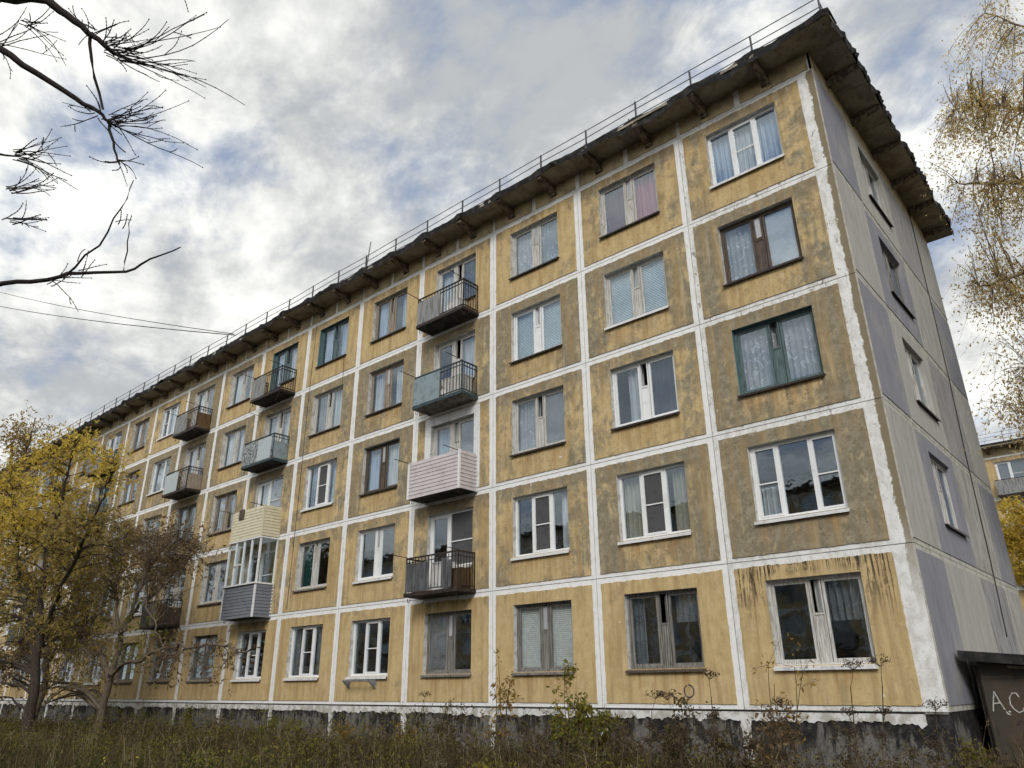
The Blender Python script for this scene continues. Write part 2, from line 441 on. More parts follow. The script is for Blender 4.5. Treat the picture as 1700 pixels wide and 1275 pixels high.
def lines(a, b, step, extra):
    xs = {round(a, 4), round(b, 4)} | {round(e, 4) for e in extra}
    n = max(1, int((b - a) / step))
    for i in range(1, n):
        x = a + (b - a) * i / n
        if min(abs(x - e) for e in xs) > step * .45: xs.add(round(x, 4))
    return sorted(xs)

def panel_mesh(w, h, x0, balcony, seed, ml=.13, mr_=.13, mb=.095, mt=.12, white='joint_white', surround=False):
    """a facade panel: white slab edge, raised plaster field with uneven border, opening with reveal"""
    r = random.Random(seed)
    b = MB()
    hx0, hx1 = x0, x0 + OW
    mid = x0 + .80
    def hole(cx, cz):
        if hx0 < cx < hx1 and OZ0 < cz < OZ1: return True
        return balcony and hx0 < cx < mid and .06 < cz < OZ1
    # plaster field
    ex = [hx0, hx1] + ([mid] if balcony else [])
    ez = [OZ0, OZ1] + ([.06] if balcony else [])
    zb = mb if not balcony else mb
    X = lines(ml, w - mr_, .06, ex)
    Z = lines(zb, h - mt, .09, [z for z in ez if z > zb])
    Y = -.020
    vid = {}
    nx, nz = len(X), len(Z)
    wobL, wobR, wobT, wobB = 0, 0, 0, 0
    off = {}
    for i in range(nx):
        off[('t', i)] = r.gauss(0, .0065) + .007 * math.sin(i * .53 + seed) * math.sin(i * .21)
        off[('b', i)] = r.gauss(0, .004)
    for j in range(nz):
        off[('l', j)] = r.gauss(0, .0038); off[('r', j)] = r.gauss(0, .0038)
    def vert(i, j):
        if (i, j) in vid: return vid[i, j]
        x, z = X[i], Z[j]
        if j == nz - 1: z += off['t', i]
        if j == 0 and not (balcony and hx0 - .01 < x < mid + .01): z += off['b', i]
        if i == 0: x += off['l', j]
        if i == nx - 1: x += off['r', j]
        vid[i, j] = len(b.v); b.v.append((x, Y, z))
        return vid[i, j]
    for i in range(nx - 1):
        for j in range(nz - 1):
            if hole((X[i] + X[i + 1]) / 2, (Z[j] + Z[j + 1]) / 2): continue
            b.f.append((vert(i, j), vert(i + 1, j), vert(i + 1, j + 1), vert(i, j + 1))); b.m.append(1)
    # border step
    def step(p, q):
        n = len(b.v)
        b.v += [b.v[p], b.v[q], (b.v[q][0], .002, b.v[q][2]), (b.v[p][0], .002, b.v[p][2])]
        b.f.append((n, n + 3, n + 2, n + 1)); b.m.append(1)
    for i in range(nx - 1):
        if (i, 0) in vid and (i + 1, 0) in vid and not hole((X[i] + X[i + 1]) / 2, Z[0] + .01): step(vid[i, 0], vid[i + 1, 0])
        step(vid[i + 1, nz - 1], vid[i, nz - 1])
    for j in range(nz - 1):
        step(vid[0, j + 1], vid[0, j]); step(vid[nx - 1, j], vid[nx - 1, j + 1])
    # white slab
    gp = .008
    X2 = sorted({gp, w - gp, hx0, hx1} | ({mid} if balcony else set()))
    Z2 = sorted({gp, h - gp, OZ0, OZ1} | ({.06} if balcony else set()))
    for i in range(len(X2) - 1):
        for j in range(len(Z2) - 1):
            if hole((X2[i] + X2[i + 1]) / 2, (Z2[j] + Z2[j + 1]) / 2): continue
            b.quad((X2[i], 0, Z2[j]), (X2[i + 1], 0, Z2[j]), (X2[i + 1], 0, Z2[j + 1]), (X2[i], 0, Z2[j + 1]), 0)
    for (p, q) in (((gp, gp), (w - gp, gp)), ((w - gp, gp), (w - gp, h - gp)), ((w - gp, h - gp), (gp, h - gp)), ((gp, h - gp), (gp, gp))):
        b.quad((q[0], 0, q[1]), (p[0], 0, p[1]), (p[0], .04, p[1]), (q[0], .04, q[1]), 0)
    # reveal
    if balcony: loop = [(hx0, .06), (mid, .06), (mid, OZ0), (hx1, OZ0), (hx1, OZ1), (hx0, OZ1)]
    else: loop = [(hx0, OZ0), (hx1, OZ0), (hx1, OZ1), (hx0, OZ1)]
    for a, c in zip(loop, loop[1:] + loop[:1]):
        b.quad((a[0], Y, a[1]), (c[0], Y, c[1]), (c[0], .24, c[1]), (a[0], .24, a[1]), 2)
    return b.mesh('wall_panel', [white, 'plaster_yellow', 'reveal'])

# ------------------------------------------------------------------ windows
def frame_rects(b, x0, x1, z0, z1, t, y0, y1, mi=0):
    b.box(x0, x0 + t, y0, y1, z0, z1, mi); b.box(x1 - t, x1, y0, y1, z0, z1, mi)
    b.box(x0 + t, x1 - t, y0, y1, z0, z0 + t, mi); b.box(x0 + t, x1 - t, y0, y1, z1 - t, z1, mi)
H = OZ1 - OZ0
def win_old(color):
    b = MB()
    frame_rects(b, 0, OW, 0, H, .05, .10, .17)
    frame_rects(b, .055, .765, .052, H - .052, .05, .115, .155)
    frame_rects(b, OW - .765, OW - .055, .052, H - .052, .05, .115, .155)
    b.box(.78, .80, .098, .165, .05, H - .05); b.box(OW - .80, OW - .78, .098, .165, .05, H - .05)
    b.box(.80, OW - .80, .12, .165, .05, .87)
    b.box(.80, OW - .80, .105, .16, .86, .90)
    return b.mesh('window', color), [(.105, .715, .10, H - .10), (OW - .715, OW - .105, .10, H - .10)]
def win_pvc3(color):
    b = MB()
    frame_rects(b, 0, OW, 0, H, .065, .10, .17)
    a1, a2 = .58, 1.20
    b.box(a1 - .035, a1 + .035, .105, .165, .065, H - .065); b.box(a2 - .035, a2 + .035, .105, .165, .065, H - .065)
    frame_rects(b, a1 + .036, a2 - .036, .066, H - .066, .045, .09, .15)
    b.box(a1 + .08, a2 - .08, .088, .10, H * .47, H * .47 + .028)
    return b.mesh('window', color), [(.065, a1 - .035, .065, H - .065), (a1 + .081, a2 - .081, .111, H - .111), (a2 + .035, OW - .065, .065, H - .065)]
def win_pvc3b(color):
    b = MB()
    frame_rects(b, 0, OW, 0, H, .065, .10, .17)
    a1, a2 = .56, 1.22
    b.box(a1 - .035, a1 + .035, .105, .165, .065, H - .065); b.box(a2 - .035, a2 + .035, .105, .165, .065, H - .065)
    for s0, s1 in ((.066, a1 - .036), (a2 + .036, OW - .066)):
        frame_rects(b, s0, s1, .066, H - .066, .035, .092, .15)
        b.box(s0 + .035, s1 - .035, .088, .10, H * .47, H * .47 + .028)
    return b.mesh('window', color), [(.101, a1 - .071, .101, H - .101), (a1 + .035, a2 - .035, .065, H - .065), (a2 + .071, OW - .101, .101, H - .101)]
def win_pvc2(color):
    b = MB()
    frame_rects(b, 0, OW, 0, H, .065, .10, .17)
    a = .98
    b.box(a - .04, a + .04, .105, .165, .065, H - .065)
    frame_rects(b, a + .041, OW - .066, .066, H - .066, .04, .092, .15)
    b.box(a + .08, OW - .106, .088, .10, H * .47, H * .47 + .028)
    return b.mesh('window', color), [(.065, a - .04, .065, H - .065), (a + .081, OW - .106, .106, H - .106)]
def win_door(color, pvc):
    """balcony door on the left (reaching the floor) and a window on the right, origin at opening's lower sill line"""
    b = MB()
    zf = .06 - OZ0
    t = .06
    b.box(0, t, .10, .17, zf, H); b.box(t, OW - t, .10, .17, H - t, H)
    b.box(OW - t, OW, .10, .17, 0, H)
    b.box(.80, OW - t, .10, .17, 0, t)
    b.box(.74, .86 if not pvc else .83, .10, .17, zf, H - t)
    b.box(t, .74, .12, .17, zf, zf + .62)
    frame_rects(b, t + .004, .736, zf + .62, H - t - .004, .06, .11, .16)
    if pvc: b.box(.83, OW - t, .092, .108, H * .45, H * .45 + .028)
    else:
        frame_rects(b, 1.06, OW - t - .004, t + .004, H - t - .004, .05, .112, .158)
        b.box(.862, 1.055, .12, .16, t + .002, .86)
    x0 = .83 if pvc else 1.11
    return b.mesh('window', color), [(.125, .675, zf + .68, H - .125), (x0, OW - (t if pvc else .115), t if pvc else .115, H - (t if pvc else .115))]
WINF = {'old': win_old, 'pvc3': win_pvc3, 'pvc3b': win_pvc3b, 'pvc2': win_pvc2, 'door': lambda c: win_door(c, False), 'doorpvc': lambda c: win_door(c, True)}
def pane_mesh(r):
    b = MB(); b.box(r[0], r[1], .132, .138, r[2], r[3])
    return b.mesh('pane', 'window_glass')
def sill_mesh(x0, x1, mat, thick):
    b = MB()
    b.hexa([(x0, -.085, -.045), (x1, -.085, -.045), (x1, .10, .0), (x0, .10, .0), (x0, -.085, -.03), (x1, -.085, -.03), (x1, .10, .012), (x0, .10, .012)])
    b.box(x0, x1, -.093, -.084, -.045 - thick, -.029)
    return b.mesh('sill', mat)
def vent_mesh(color):
    b = MB()
    frame_rects(b, 0, .18, 0, .56, .028, -.018, .018)
    b.box(.028, .152, -.006, .006, .028, .532, 1)
    return b.mesh('vent_sash', [color, 'film_pale'])

def window(bld, x, z, typ, color, sill='tin_dark', vent=None, sub=True):
    me, panes = cached(('w', typ, color), lambda: WINF[typ](color))
    w = obj('window', me, bld, (x, 0, z))
    for r in panes:
        obj('pane', cached(('p', typ, r), lambda: pane_mesh(r)), w)
    if sill and sub:
        sx0 = .78 if typ.startswith('door') else -.03
        obj('sill', cached(('s', sx0, sill), lambda: sill_mesh(sx0, OW + .03, sill, .03 if sill != 'tin_white' else .045)), w, (0, 0, 0))
    if typ == 'old' and sub:
        a = vent if vent is not None else 0
        vm = cached(('v', color), lambda: vent_mesh(color))
        obj('vent_sash', vm, w, (.80 + .002 + (.176 if a else 0), .125, .91), math.pi * 0 + (R(-a) + math.pi if a else 0))
    if typ == 'door' and sub:
        vm = cached(('v', color), lambda: vent_mesh(color))
        obj('vent_sash', vm, w, (1.045, .135, .90), math.pi - R(vent or 35))
    return w

# curtains and blinds -------------------------------------------------
def curtain_mesh(w, h, mat, folds, amp, seed):
    r = random.Random(seed); b = MB()
    n = max(12, int(folds * 6)); rows = 5
    ph = [r.uniform(-.6, .6) for _ in range(n + 1)]
    for j in range(rows):
        for i in range(n + 1):
            t = i / n
            y = amp * math.sin(t * folds * 2 * math.pi + ph[i] * .8) * (.5 + .5 * (1 - j / (rows - 1)) + .2)
            b.v.append((t * w + r.gauss(0, .004), y, h * j / (rows - 1)))
    for j in range(rows - 1):
        for i in range(n):
            a = j * (n + 1) + i
            b.f.append((a, a + 1, a + n + 2, a + n + 1)); b.m.append(0)
    return b.mesh('curtain', mat, True)
def blind_mesh(w, h, mat):
    b = MB(); n = int(h / .045)
    for i in range(n):
        z = h * i / n
        b.quad((0, .0, z), (w, .0, z), (w, .022, z + h / n * .96), (0, .022, z + h / n * .96))
    return b.mesh('blind', mat)
def flat_mesh(w, h, mat, name='window_film'):
    b = MB(); nx, nz = 8, 8; r = random.Random(int(w * 100))
    for j in range(nz + 1):
        for i in range(nx + 1): b.v.append((w * i / nx, r.gauss(0, .004), h * j / nz))
    for j in range(nz):
        for i in range(nx):
            a = j * (nx + 1) + i; b.f.append((a, a + 1, a + nx + 2, a + nx + 1)); b.m.append(0)
    return b.mesh(name, mat, True)
ORD = ['', 'first', 'second', 'third', 'fourth', 'fifth', 'sixth', 'seventh', 'eighth', 'ninth', 'tenth', 'eleventh', 'twelfth', 'thirteenth', 'fourteenth', 'fifteenth', 'sixteenth', 'seventeenth', 'eighteenth']
CNAME = {'curtain_white': 'white curtain', 'curtain_blue': 'light blue curtain', 'curtain_lace': 'white lace curtain', 'curtain_plum': 'dark plum curtain', 'curtain_rose': 'rose-red curtain',
         'curtain_green': 'dark green curtain', 'curtain_navy': 'dark navy curtain', 'curtain_grey': 'grey net curtain', 'curtain_cream': 'cream curtain',
         'film_grey': 'grey mesh film', 'film_pale': 'pale grey paper', 'blind_blue': 'pale blue blind', 'blind_white': 'off-white slatted blind', 'net_grey': 'dark insect net'}
def hang(k, f, x, z, spec):
    """spec: list of (mat, x0, x1[, z0, z1]) in opening coordinates"""
    seen = {}
    for s in spec:
        mat, a, c = s[:3]
        z0, z1 = s[3:5] if len(s) > 3 else (-.05, H + .02)
        key = (mat, round(c - a, 2), round(z1 - z0, 2), (k + f) % 3)
        if mat.startswith('blind'):
            me = cached(('b',) + key, lambda: blind_mesh(c - a, z1 - z0, mat)); nm = 'blind'; y = .20
        elif mat.startswith('film') or mat.startswith('net'):
            me = cached(('f',) + key, lambda: flat_mesh(c - a, z1 - z0, mat, 'window_film')); nm = 'window_film' if mat.startswith('film') else 'insect_net'; y = .165 if mat.startswith('film') else .115
        else:
            me = cached(('c',) + key, lambda: curtain_mesh(c - a, z1 - z0, mat, max(3, (c - a) * 8), .042, hash(key) % 999)); nm = 'curtain'; y = .27
        o = obj(nm, me, None, (x + a, y, z + z0))
        side = 'left' if (a + c) / 2 < OW * .42 else 'right' if (a + c) / 2 > OW * .58 else ''
        bay = 'corner bay' if k == 1 else ORD[k] + ' bay from the corner'
        lab = CNAME[mat] + (' in the %s pane' % side if side and len(spec) > 1 else '') + ' of %s-floor window, %s' % (ORD[f], bay)
        if side and len(spec) == 1: lab = CNAME[mat] + ' in the %s pane of %s-floor window, %s' % (side, ORD[f], bay)
        tag(o, lab, 'curtain' if nm == 'curtain' else 'blind' if nm == 'blind' else 'window cover', 'window hangings of the long block')

# ------------------------------------------------------------------ balconies
BW, BD = 2.04, .66
def bars(b, x0, y0, x1, y1, z0, z1, n, r=.008):
    for i in range(n):
        t = (i + .5) / n
        x = x0 + (x1 - x0) * t; y = y0 + (y1 - y0) * t
        b.box(x - r, x + r, y - r, y + r, z0, z1)
def rail_frame(mat, n=15):
    b = MB()
    r = .016
    for (x, y) in ((.02, -BD + .02), (BW - .02, -BD + .02), (.02, -.02), (BW - .02, -.02)):
        b.box(x - r, x + r, y - r, y + r, .06, 1.0)
    for z, t in ((1.0, .02), (.14, .012), (.88, .009)):
        b.box(.004, BW - .004, -BD + .004, -BD + .036, z - t, z + t)
        for x in (.02, BW - .02): b.box(x - .016, x + .016, -BD + .036, -.002, z - t, z + t)
    bars(b, .05, -BD + .02, BW - .05, -BD + .02, .15, .98, n)
    bars(b, .02, -BD + .06, .02, -.05, .15, .98, 5); bars(b, BW - .02, -BD + .06, BW - .02, -.05, .15, .98, 5)
    return b.mesh('railing', mat)
def slab_mesh(mat, edge):
    b = MB()
    b.box(0, BW, -BD, -.001, -.03, .07, 0)
    b.box(-.012, BW + .012, -BD - .022, -BD - .001, -.02, .075, 1)
    b.box(-.02, -.001, -BD - .001, -.001, -.02, .075, 1); b.box(BW + .001, BW + .02, -BD - .001, -.001, -.02, .075, 1)
    return b.mesh('slab', [mat, edge])
def siding_mesh(mat, w, z0, z1, n):
    b = MB()
    h = (z1 - z0) / n
    for i in range(n):
        z = z0 + i * h
        a = len(b.v)
        if i == 0: b.v += [(0, -.018, z), (w, -.018, z)]
        a = len(b.v) - 2
        b.v += [(0, -.004, z + h * .93), (w, -.004, z + h * .93), (0, -.004 if i == n - 1 else -.018, z + h), (w, -.004 if i == n - 1 else -.018, z + h)]
        b.f += [(a, a + 1, a + 3, a + 2), (a + 2, a + 3, a + 5, a + 4)]; b.m += [0, 0]
    b.quad((w, .012, z0), (0, .012, z0), (0, .012, z1), (w, .012, z1))
    return b.mesh('siding', mat)
def box_mesh(name, mat, *d):
    b = MB(); b.box(*d); return b.mesh(name, mat)
def hook_mesh():
    b = MB()
    b.tube([(0, 0, .05), (0, -.10, .05), (0, -.10, -.10), (0, -.03, -.12), (0, 0, -.10), (0, 0, -.02)], .009, 5)
    return b.mesh('bracket_hook', 'dark_steel')
def arm_mesh(l):
    b = MB(); b.tube([(0, 0, 0), (0, -l, 0.02)], .011, 5); return b.mesh('drying_arm', 'dark_steel')

def balcony(bld, k, z, style, sheets=(), rightside=None, steel='dark_steel', slab='balcony_slab', arms=True, low=False):
    x = xr(k) - .60 - BW
    root = obj('balcony', cached(('slab', slab, steel), lambda: slab_mesh(slab, steel)), bld, (x, 0, z))
    hk = cached('hook', hook_mesh)
    for hx, hy in ((.02, -BD + .1), (.3, -.22), (BW - .05, -BD + .1)):
        obj('bracket_hook', hk, root, (hx, hy, -.04), R(90) if hy < -.3 and hx < 1 else 0)
    if style in ('rail',):
        obj('railing', cached(('rail', steel), lambda: rail_frame(steel)), root)
        for i, (a, c, mat, zt) in enumerate(sheets):
            obj('cladding_sheet', cached(('sheet', a, c, mat, zt), lambda: box_mesh('cladding_sheet', mat, a, c, -BD - .012, -BD - .004, .09, zt)), root)
        if rightside:
            obj('cladding_sheet', cached(('sheetR', rightside), lambda: box_mesh('cladding_sheet', rightside, BW + .006, BW + .014, -BD + .03, -.04, .09, .72)), root)
        if arms:
            am = cached('arm', lambda: arm_mesh(.62))
            obj('drying_arm', am, root, (.03, -BD + .02, 1.03)); obj('drying_arm', am, root, (BW - .03, -BD + .02, 1.03))
    else:
        mat = style
        zt = 1.02
        n = 10
        obj('siding', cached(('sd', mat), lambda: siding_mesh(mat, BW, -.05, zt, n)), root, (0, -BD - .03, 0))
        for sx, rz in ((BW + .03, R(90)), (-.03, R(-90))):
            obj('siding', cached(('sds', mat), lambda: siding_mesh(mat, BD, -.05, zt, n)), root, (sx, -BD - .01 if rz > 0 else -.01, 0), rz)
        cm = cached(('cp', mat), lambda: box_mesh('corner_post', 'pvc_white' if mat != 'siding_cream' else 'siding_cream', -.032, .032, -.03, .03, -.055, zt + .012))
        for cx_, cy_ in ((0, -BD - .03), (BW, -BD - .03), (BW + .01, -.04), (-.01, -.04)): obj('corner_post', cm, root, (cx_, cy_, 0))
        if arms:
            am = cached('arm', lambda: arm_mesh(.5))
            obj('drying_arm', am, root, (.03, -BD, 1.0)); obj('drying_arm', am, root, (BW - .03, -BD, 1.0))
        if low:   # glazed upper half
            b = MB(); z0, z1 = 1.03, 2.58
            b.box(-.05, BW + .06, -BD - .10, -.002, z0, z0 + .05)
            b.box(-.04, BW + .05, -BD - .07, -.002, z1, z1 + .05)
            for px in (0, .48, 1.0, 1.5, BW): b.box(px - .028, px + .028, -BD - .05, -BD + .01, z0 + .051, z1 - .001)
            for px in (-.005, BW + .005):
                b.box(px - .025, px + .025, -.06, -.004, z0 + .051, z1 - .001)
            b.box(.51, .975, -BD - .045, -BD - .01, 1.75, 1.79)
            obj('glazing_frame', b.mesh('glazing_frame', 'pvc_white'), root)
            for a, c in ((.03, .452), (.508, .972), (1.028, 1.472), (1.528, BW - .03)):
                obj('pane', box_mesh('pane', 'window_glass', a, c, -BD - .022, -BD - .016, z0 + .05, z1), root)
            obj('pane', box_mesh('pane', 'window_glass', BW - .003, BW + .003, -BD + .012, -.062, z0 + .05, z1), root)
            obj('pane', box_mesh('pane', 'window_glass', -.003, .003, -BD + .012, -.062, z0 + .05, z1), root)
    return root

# ------------------------------------------------------------------ THE LONG BLOCK
bld = tag(obj('apartment_building', None), 'long five-storey panel apartment block with weathered yellow plaster and white joints', 'building')
BALC = {4, 7, 9, 12, 14, 17}
DIRT = {(1, 5): (.42, .75), (1, 4): (.62, .2), (1, 3): (.80, .15), (1, 2): (1.05, .1), (1, 1): (.0, .0),
        (2, 5): (.42, .7), (2, 4): (.62, .3), (2, 3): (.42, .2), (2, 2): (.72, .1), (2, 1): (.0, .05),
        (3, 5): (.22, .6), (3, 4): (.66, .2), (3, 3): (.5, .2), (3, 2): (.45, .2), (3, 1): (.0, .15),
        (4, 5): (.25, .8), (4, 4): (.66, .3), (4, 3): (.4, .4), (4, 2): (.45, .7), (4, 1): (.05, .8),
        (5, 5): (.22, .7), (5, 4): (.72, .2), (5, 3): (.6, .2), (5, 2): (.3, .3), (5, 1): (.1, .2),
        (6, 5): (.25, .7), (6, 4): (.6, .2), (6, 3): (.45, .2), (6, 2): (.32, .2), (6, 1): (.05, .2)}
pvars = {}
for k in range(1, NB + 1):
    w = B1 if k == 1 else BAY
    x0 = .74 if k == 1 else .72
    for f in range(1, 6):
        bal = k in BALC and f > 1
        seed = (k * 7 + f * 3) % 5
        key = ('pm', k == 1, f == 5, bal, seed)
        h = ST if f < 5 else FRZ - 4 * ST
        kw = dict(mr_=.36, white='corner_white') if k == 1 else {}
        me = cached(key, lambda: panel_mesh(w, h, x0, bal, seed + 10, **kw))
        d = DIRT.get((k, f))
        if d is None:
            base = {5: .38, 4: .62, 3: .58, 2: .42, 1: .12}[f]
            d = (base + rng.uniform(-.12, .12), rng.uniform(.3, .8) if f == 5 else rng.uniform(.1, .3))
            if k % 3 == 0 and f in (5, 4): d = (.85, d[1])
        obj('wall_panel', me, bld, (xl(k), 0, (f - 1) * ST), color=(d[0], d[1], 1.0 if (k, f) == (1, 1) else .12 if f == 5 else 0, 1))
    # frieze above
    fm = cached(('frz', k == 1, k % 3), lambda: None)
# joint seal behind the gaps
b = MB(); XL = xl(NB)
for f in range(6):
    z = f * ST if f < 5 else FRZ
    b.box(XL, -.01, .012, .03, z - .03, z + .03)
obj('joint_seal', b.mesh('joint_seal', 'seal_grey'), bld)
b = MB()
for k in range(2, NB + 1):
    x = xr(k); b.box(x - .03, x + .03, .013, .031, 0.031, FRZ - .031)
obj('vertical_joint_seal', b.mesh('vertical_joint_seal', 'seal_grey'), bld)

# frieze panels under the eaves (ragged pieces between brackets)
NBR = int(-XL / 1.61) + 1
def frieze_mesh(w, seed):
    r = random.Random(seed); b = MB(); n = 14; zt = EAVE - FRZ + .06
    lo = [.035 + abs(r.gauss(0, .015)) for _ in range(n + 1)]
    hi = [zt - .02] * (n + 1)
    c0, c1 = r.uniform(.03, .08), r.uniform(.03, .08)
    for i in range(n):
        a, c = c0 + (w - c0 - c1) * i / n, c0 + (w - c0 - c1) * (i + 1) / n
        la, lc = lo[i], lo[i + 1]
        b.hexa([(a, -.022, la), (c, -.022, lc), (c, .05, lc), (a, .05, la), (a, -.022, hi[i]), (c, -.022, hi[i + 1]), (c, .05, hi[i + 1]), (a, .05, hi[i])])
    b.box(0, w, .0, .06, .0, zt, 1)
    return b.mesh('frieze_panel', ['frieze', 'joint_white'])
for i in range(NBR):
    x1 = -.2 - 1.61 * i + (.2 if i == 0 else 0)
    x0 = -.2 - 1.61 * (i + 1)
    me = cached(('fz', i == 0, i % 4), lambda: frieze_mesh(x1 - x0, i % 4))
    obj('frieze_panel', me, bld, (x0, 0, FRZ))
# brackets
def bracket_mesh():
    b = MB(); w = .085
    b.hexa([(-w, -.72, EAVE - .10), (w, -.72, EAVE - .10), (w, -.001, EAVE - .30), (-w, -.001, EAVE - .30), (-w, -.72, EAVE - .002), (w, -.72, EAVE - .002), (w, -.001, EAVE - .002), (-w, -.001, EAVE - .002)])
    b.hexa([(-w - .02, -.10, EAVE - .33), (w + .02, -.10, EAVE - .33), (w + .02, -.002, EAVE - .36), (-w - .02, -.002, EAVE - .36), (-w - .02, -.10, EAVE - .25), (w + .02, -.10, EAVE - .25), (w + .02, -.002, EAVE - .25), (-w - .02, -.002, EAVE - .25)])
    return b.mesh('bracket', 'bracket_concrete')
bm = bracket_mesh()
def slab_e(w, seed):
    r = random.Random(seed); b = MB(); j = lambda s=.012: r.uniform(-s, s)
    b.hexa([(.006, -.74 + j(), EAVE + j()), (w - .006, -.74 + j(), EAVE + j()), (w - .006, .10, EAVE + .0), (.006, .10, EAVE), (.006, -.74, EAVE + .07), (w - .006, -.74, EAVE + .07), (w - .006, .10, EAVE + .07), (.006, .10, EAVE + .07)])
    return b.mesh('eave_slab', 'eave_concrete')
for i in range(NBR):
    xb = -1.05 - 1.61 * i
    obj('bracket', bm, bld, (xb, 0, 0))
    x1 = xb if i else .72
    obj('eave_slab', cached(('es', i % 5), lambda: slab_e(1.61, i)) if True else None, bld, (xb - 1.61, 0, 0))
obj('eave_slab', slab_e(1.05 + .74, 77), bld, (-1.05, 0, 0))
for i in range(6):   # eaves along the end wall
    b = MB(); y0, y1 = .11 + i * 1.75, .11 + (i + 1) * 1.75 - .012
    b.box(-.1, .74, y0, y1, EAVE + rng.uniform(-.012, .004), EAVE + .07)
    obj('eave_slab', b.mesh('eave_slab', 'eave_concrete'), bld)
    b = MB(); yb = 1.1 + i * 1.75; w = .075
    b.hexa([(.70, yb - w, EAVE - .07), (.70, yb + w, EAVE - .07), (.001, yb + w, EAVE - .26), (.001, yb - w, EAVE - .26), (.70, yb - w, EAVE - .003), (.70, yb + w, EAVE - .003), (.001, yb + w, EAVE - .003), (.001, yb - w, EAVE - .003)])
    obj('bracket', b.mesh('bracket', 'bracket_concrete'), bld)
# torn roofing felt along the edge
def felt(p0, p1, n, outv, seed, peaks, k=1.0):
    r = random.Random(seed); b = MB()
    d = Vector(p1) - Vector(p0); ln = d.length; d.normalize(); o = Vector(outv)
    A = []
    ph = 0
    for i in range(n + 1):
        s = ln * i / n
        t = abs(((s - peaks) / 1.61 + .5) % 1 - .5) * 1.61
        lift = k * .085 * math.exp(-(t / .20) ** 2) + .02 * math.sin(s * 2.3 + seed) + r.gauss(0, .007)
        ph = ph * .72 + r.gauss(0, .022)
        A.append((s, lift, ph))
    for (s, lift, q) in A:
        c = Vector(p0) + d * s
        b.v += [tuple(c + o * (.02 + q * .6) + Vector((0, 0, -.06 + q * 1.6 + lift * .3))), tuple(c + o * (.055 + q) + Vector((0, 0, .10 + lift))), tuple(c - o * .10 + Vector((0, 0, .15 + lift * .5))), tuple(c - o * .5 + Vector((0, 0, .14)))]
    for i in range(n):
        a = i * 4
        for j in range(3):
            b.f.append((a + j, a + 4 + j, a + 5 + j, a + 1 + j)); b.m.append(0)
    return b.mesh('roof_felt', 'roof_felt')
obj('roof_felt', felt((.76, -.74, EAVE), (XL, -.74, EAVE), 360, (0, -1, 0), 3, .76 + 1.05), bld)
obj('roof_felt', felt((.74, -.76, EAVE), (.74, 10.6, EAVE), 120, (1, 0, 0), 5, 1.2, .4), bld)
b = MB(); b.box(XL, .55, -.5, 10.4, EAVE + .072, EAVE + .135); obj('roof', b.mesh('roof', 'roof_felt'), bld)
# roof railing
rail = MB()
rz = [EAVE + z for z in (.32, .55, .80)]
pts = []
for i in range(NBR + 1):
    pts.append((.55 if i == 0 else -1.07 - 1.61 * (i - 1), -.56))
for z in rz:
    rail.tube([(x, y + rng.gauss(0, .008), z + rng.gauss(0, .012)) for x, y in pts], .0125, 5)
rl = obj('roof_railing', rail.mesh('roof_railing', 'rail_steel'), bld)
b = MB(); b.box(-.019, .019, -.019, .019, 0, .82); pm = b.mesh('post', 'rail_steel')
for x, y in pts: obj('post', pm, rl, (x, y, EAVE + .0), rot=(rng.gauss(0, .02), rng.gauss(0, .02), 0))
b = MB(); b.tube([(.55, -.56, EAVE + .8), (.62, -.2, EAVE + .1)], .012, 4); b.tube([(.55, -.56, EAVE + .55), (.60, -.3, EAVE + .3)], .010, 4)
obj('brace', b.mesh('brace', 'rail_steel'), rl)

# plinth
b = MB()
for i in range(120):
    a, c = XL + (-XL) * i / 120, XL + (-XL) * (i + 1) / 120
    pass
b.box(XL, -.002, .03, .25, -2.0, -.001)
obj('plinth', b.mesh('plinth', 'plinth'), bld)
def plinth_band():
    r = random.Random(4); b = MB(); n = 1300; top = -.006
    v = 0; low = []
    for i in range(n + 1):
        v = v * .90 + r.gauss(0, .016); low.append(-.14 - abs(v) * 1.1 - abs(r.gauss(0, .014)))
    for i in range(n):
        a, c = XL + (-XL - .36) * i / n, XL + (-XL - .36) * (i + 1) / n
        b.hexa([(a, .012, low[i]), (c, .012, low[i + 1]), (c, .034, low[i + 1]), (a, .034, low[i]), (a, .012, top), (c, .012, top), (c, .034, top), (a, .034, top)])
    return b.mesh('plinth_band', 'plinth_white')
obj('plinth_band', plinth_band(), bld)
def pstripe(seed):
    r = random.Random(seed); b = MB(); n = 14
    prev = None
    for i in range(n + 1):
        z = -.14 - .95 * i / n; w0 = .10 * (1 - .45 * i / n) + r.gauss(0, .010); o = r.gauss(0, .012)
        cur = [(-w0 + o, .012, z), (w0 + o, .012, z), (w0 + o, .034, z), (-w0 + o, .034, z)]
        if prev: b.hexa(cur + prev)
        prev = cur
    return b.mesh('plinth_stripe', 'plinth_white')
for k in range(2, NB + 1):
    obj('plinth_stripe', cached(('ps', k % 4), lambda: pstripe(k)), bld, (xr(k), -.003, 0))
b = MB(); b.box(-.30, .0, .005, .26, -2, -.32); obj('plinth_corner', b.mesh('plinth_corner', 'plinth'), bld)

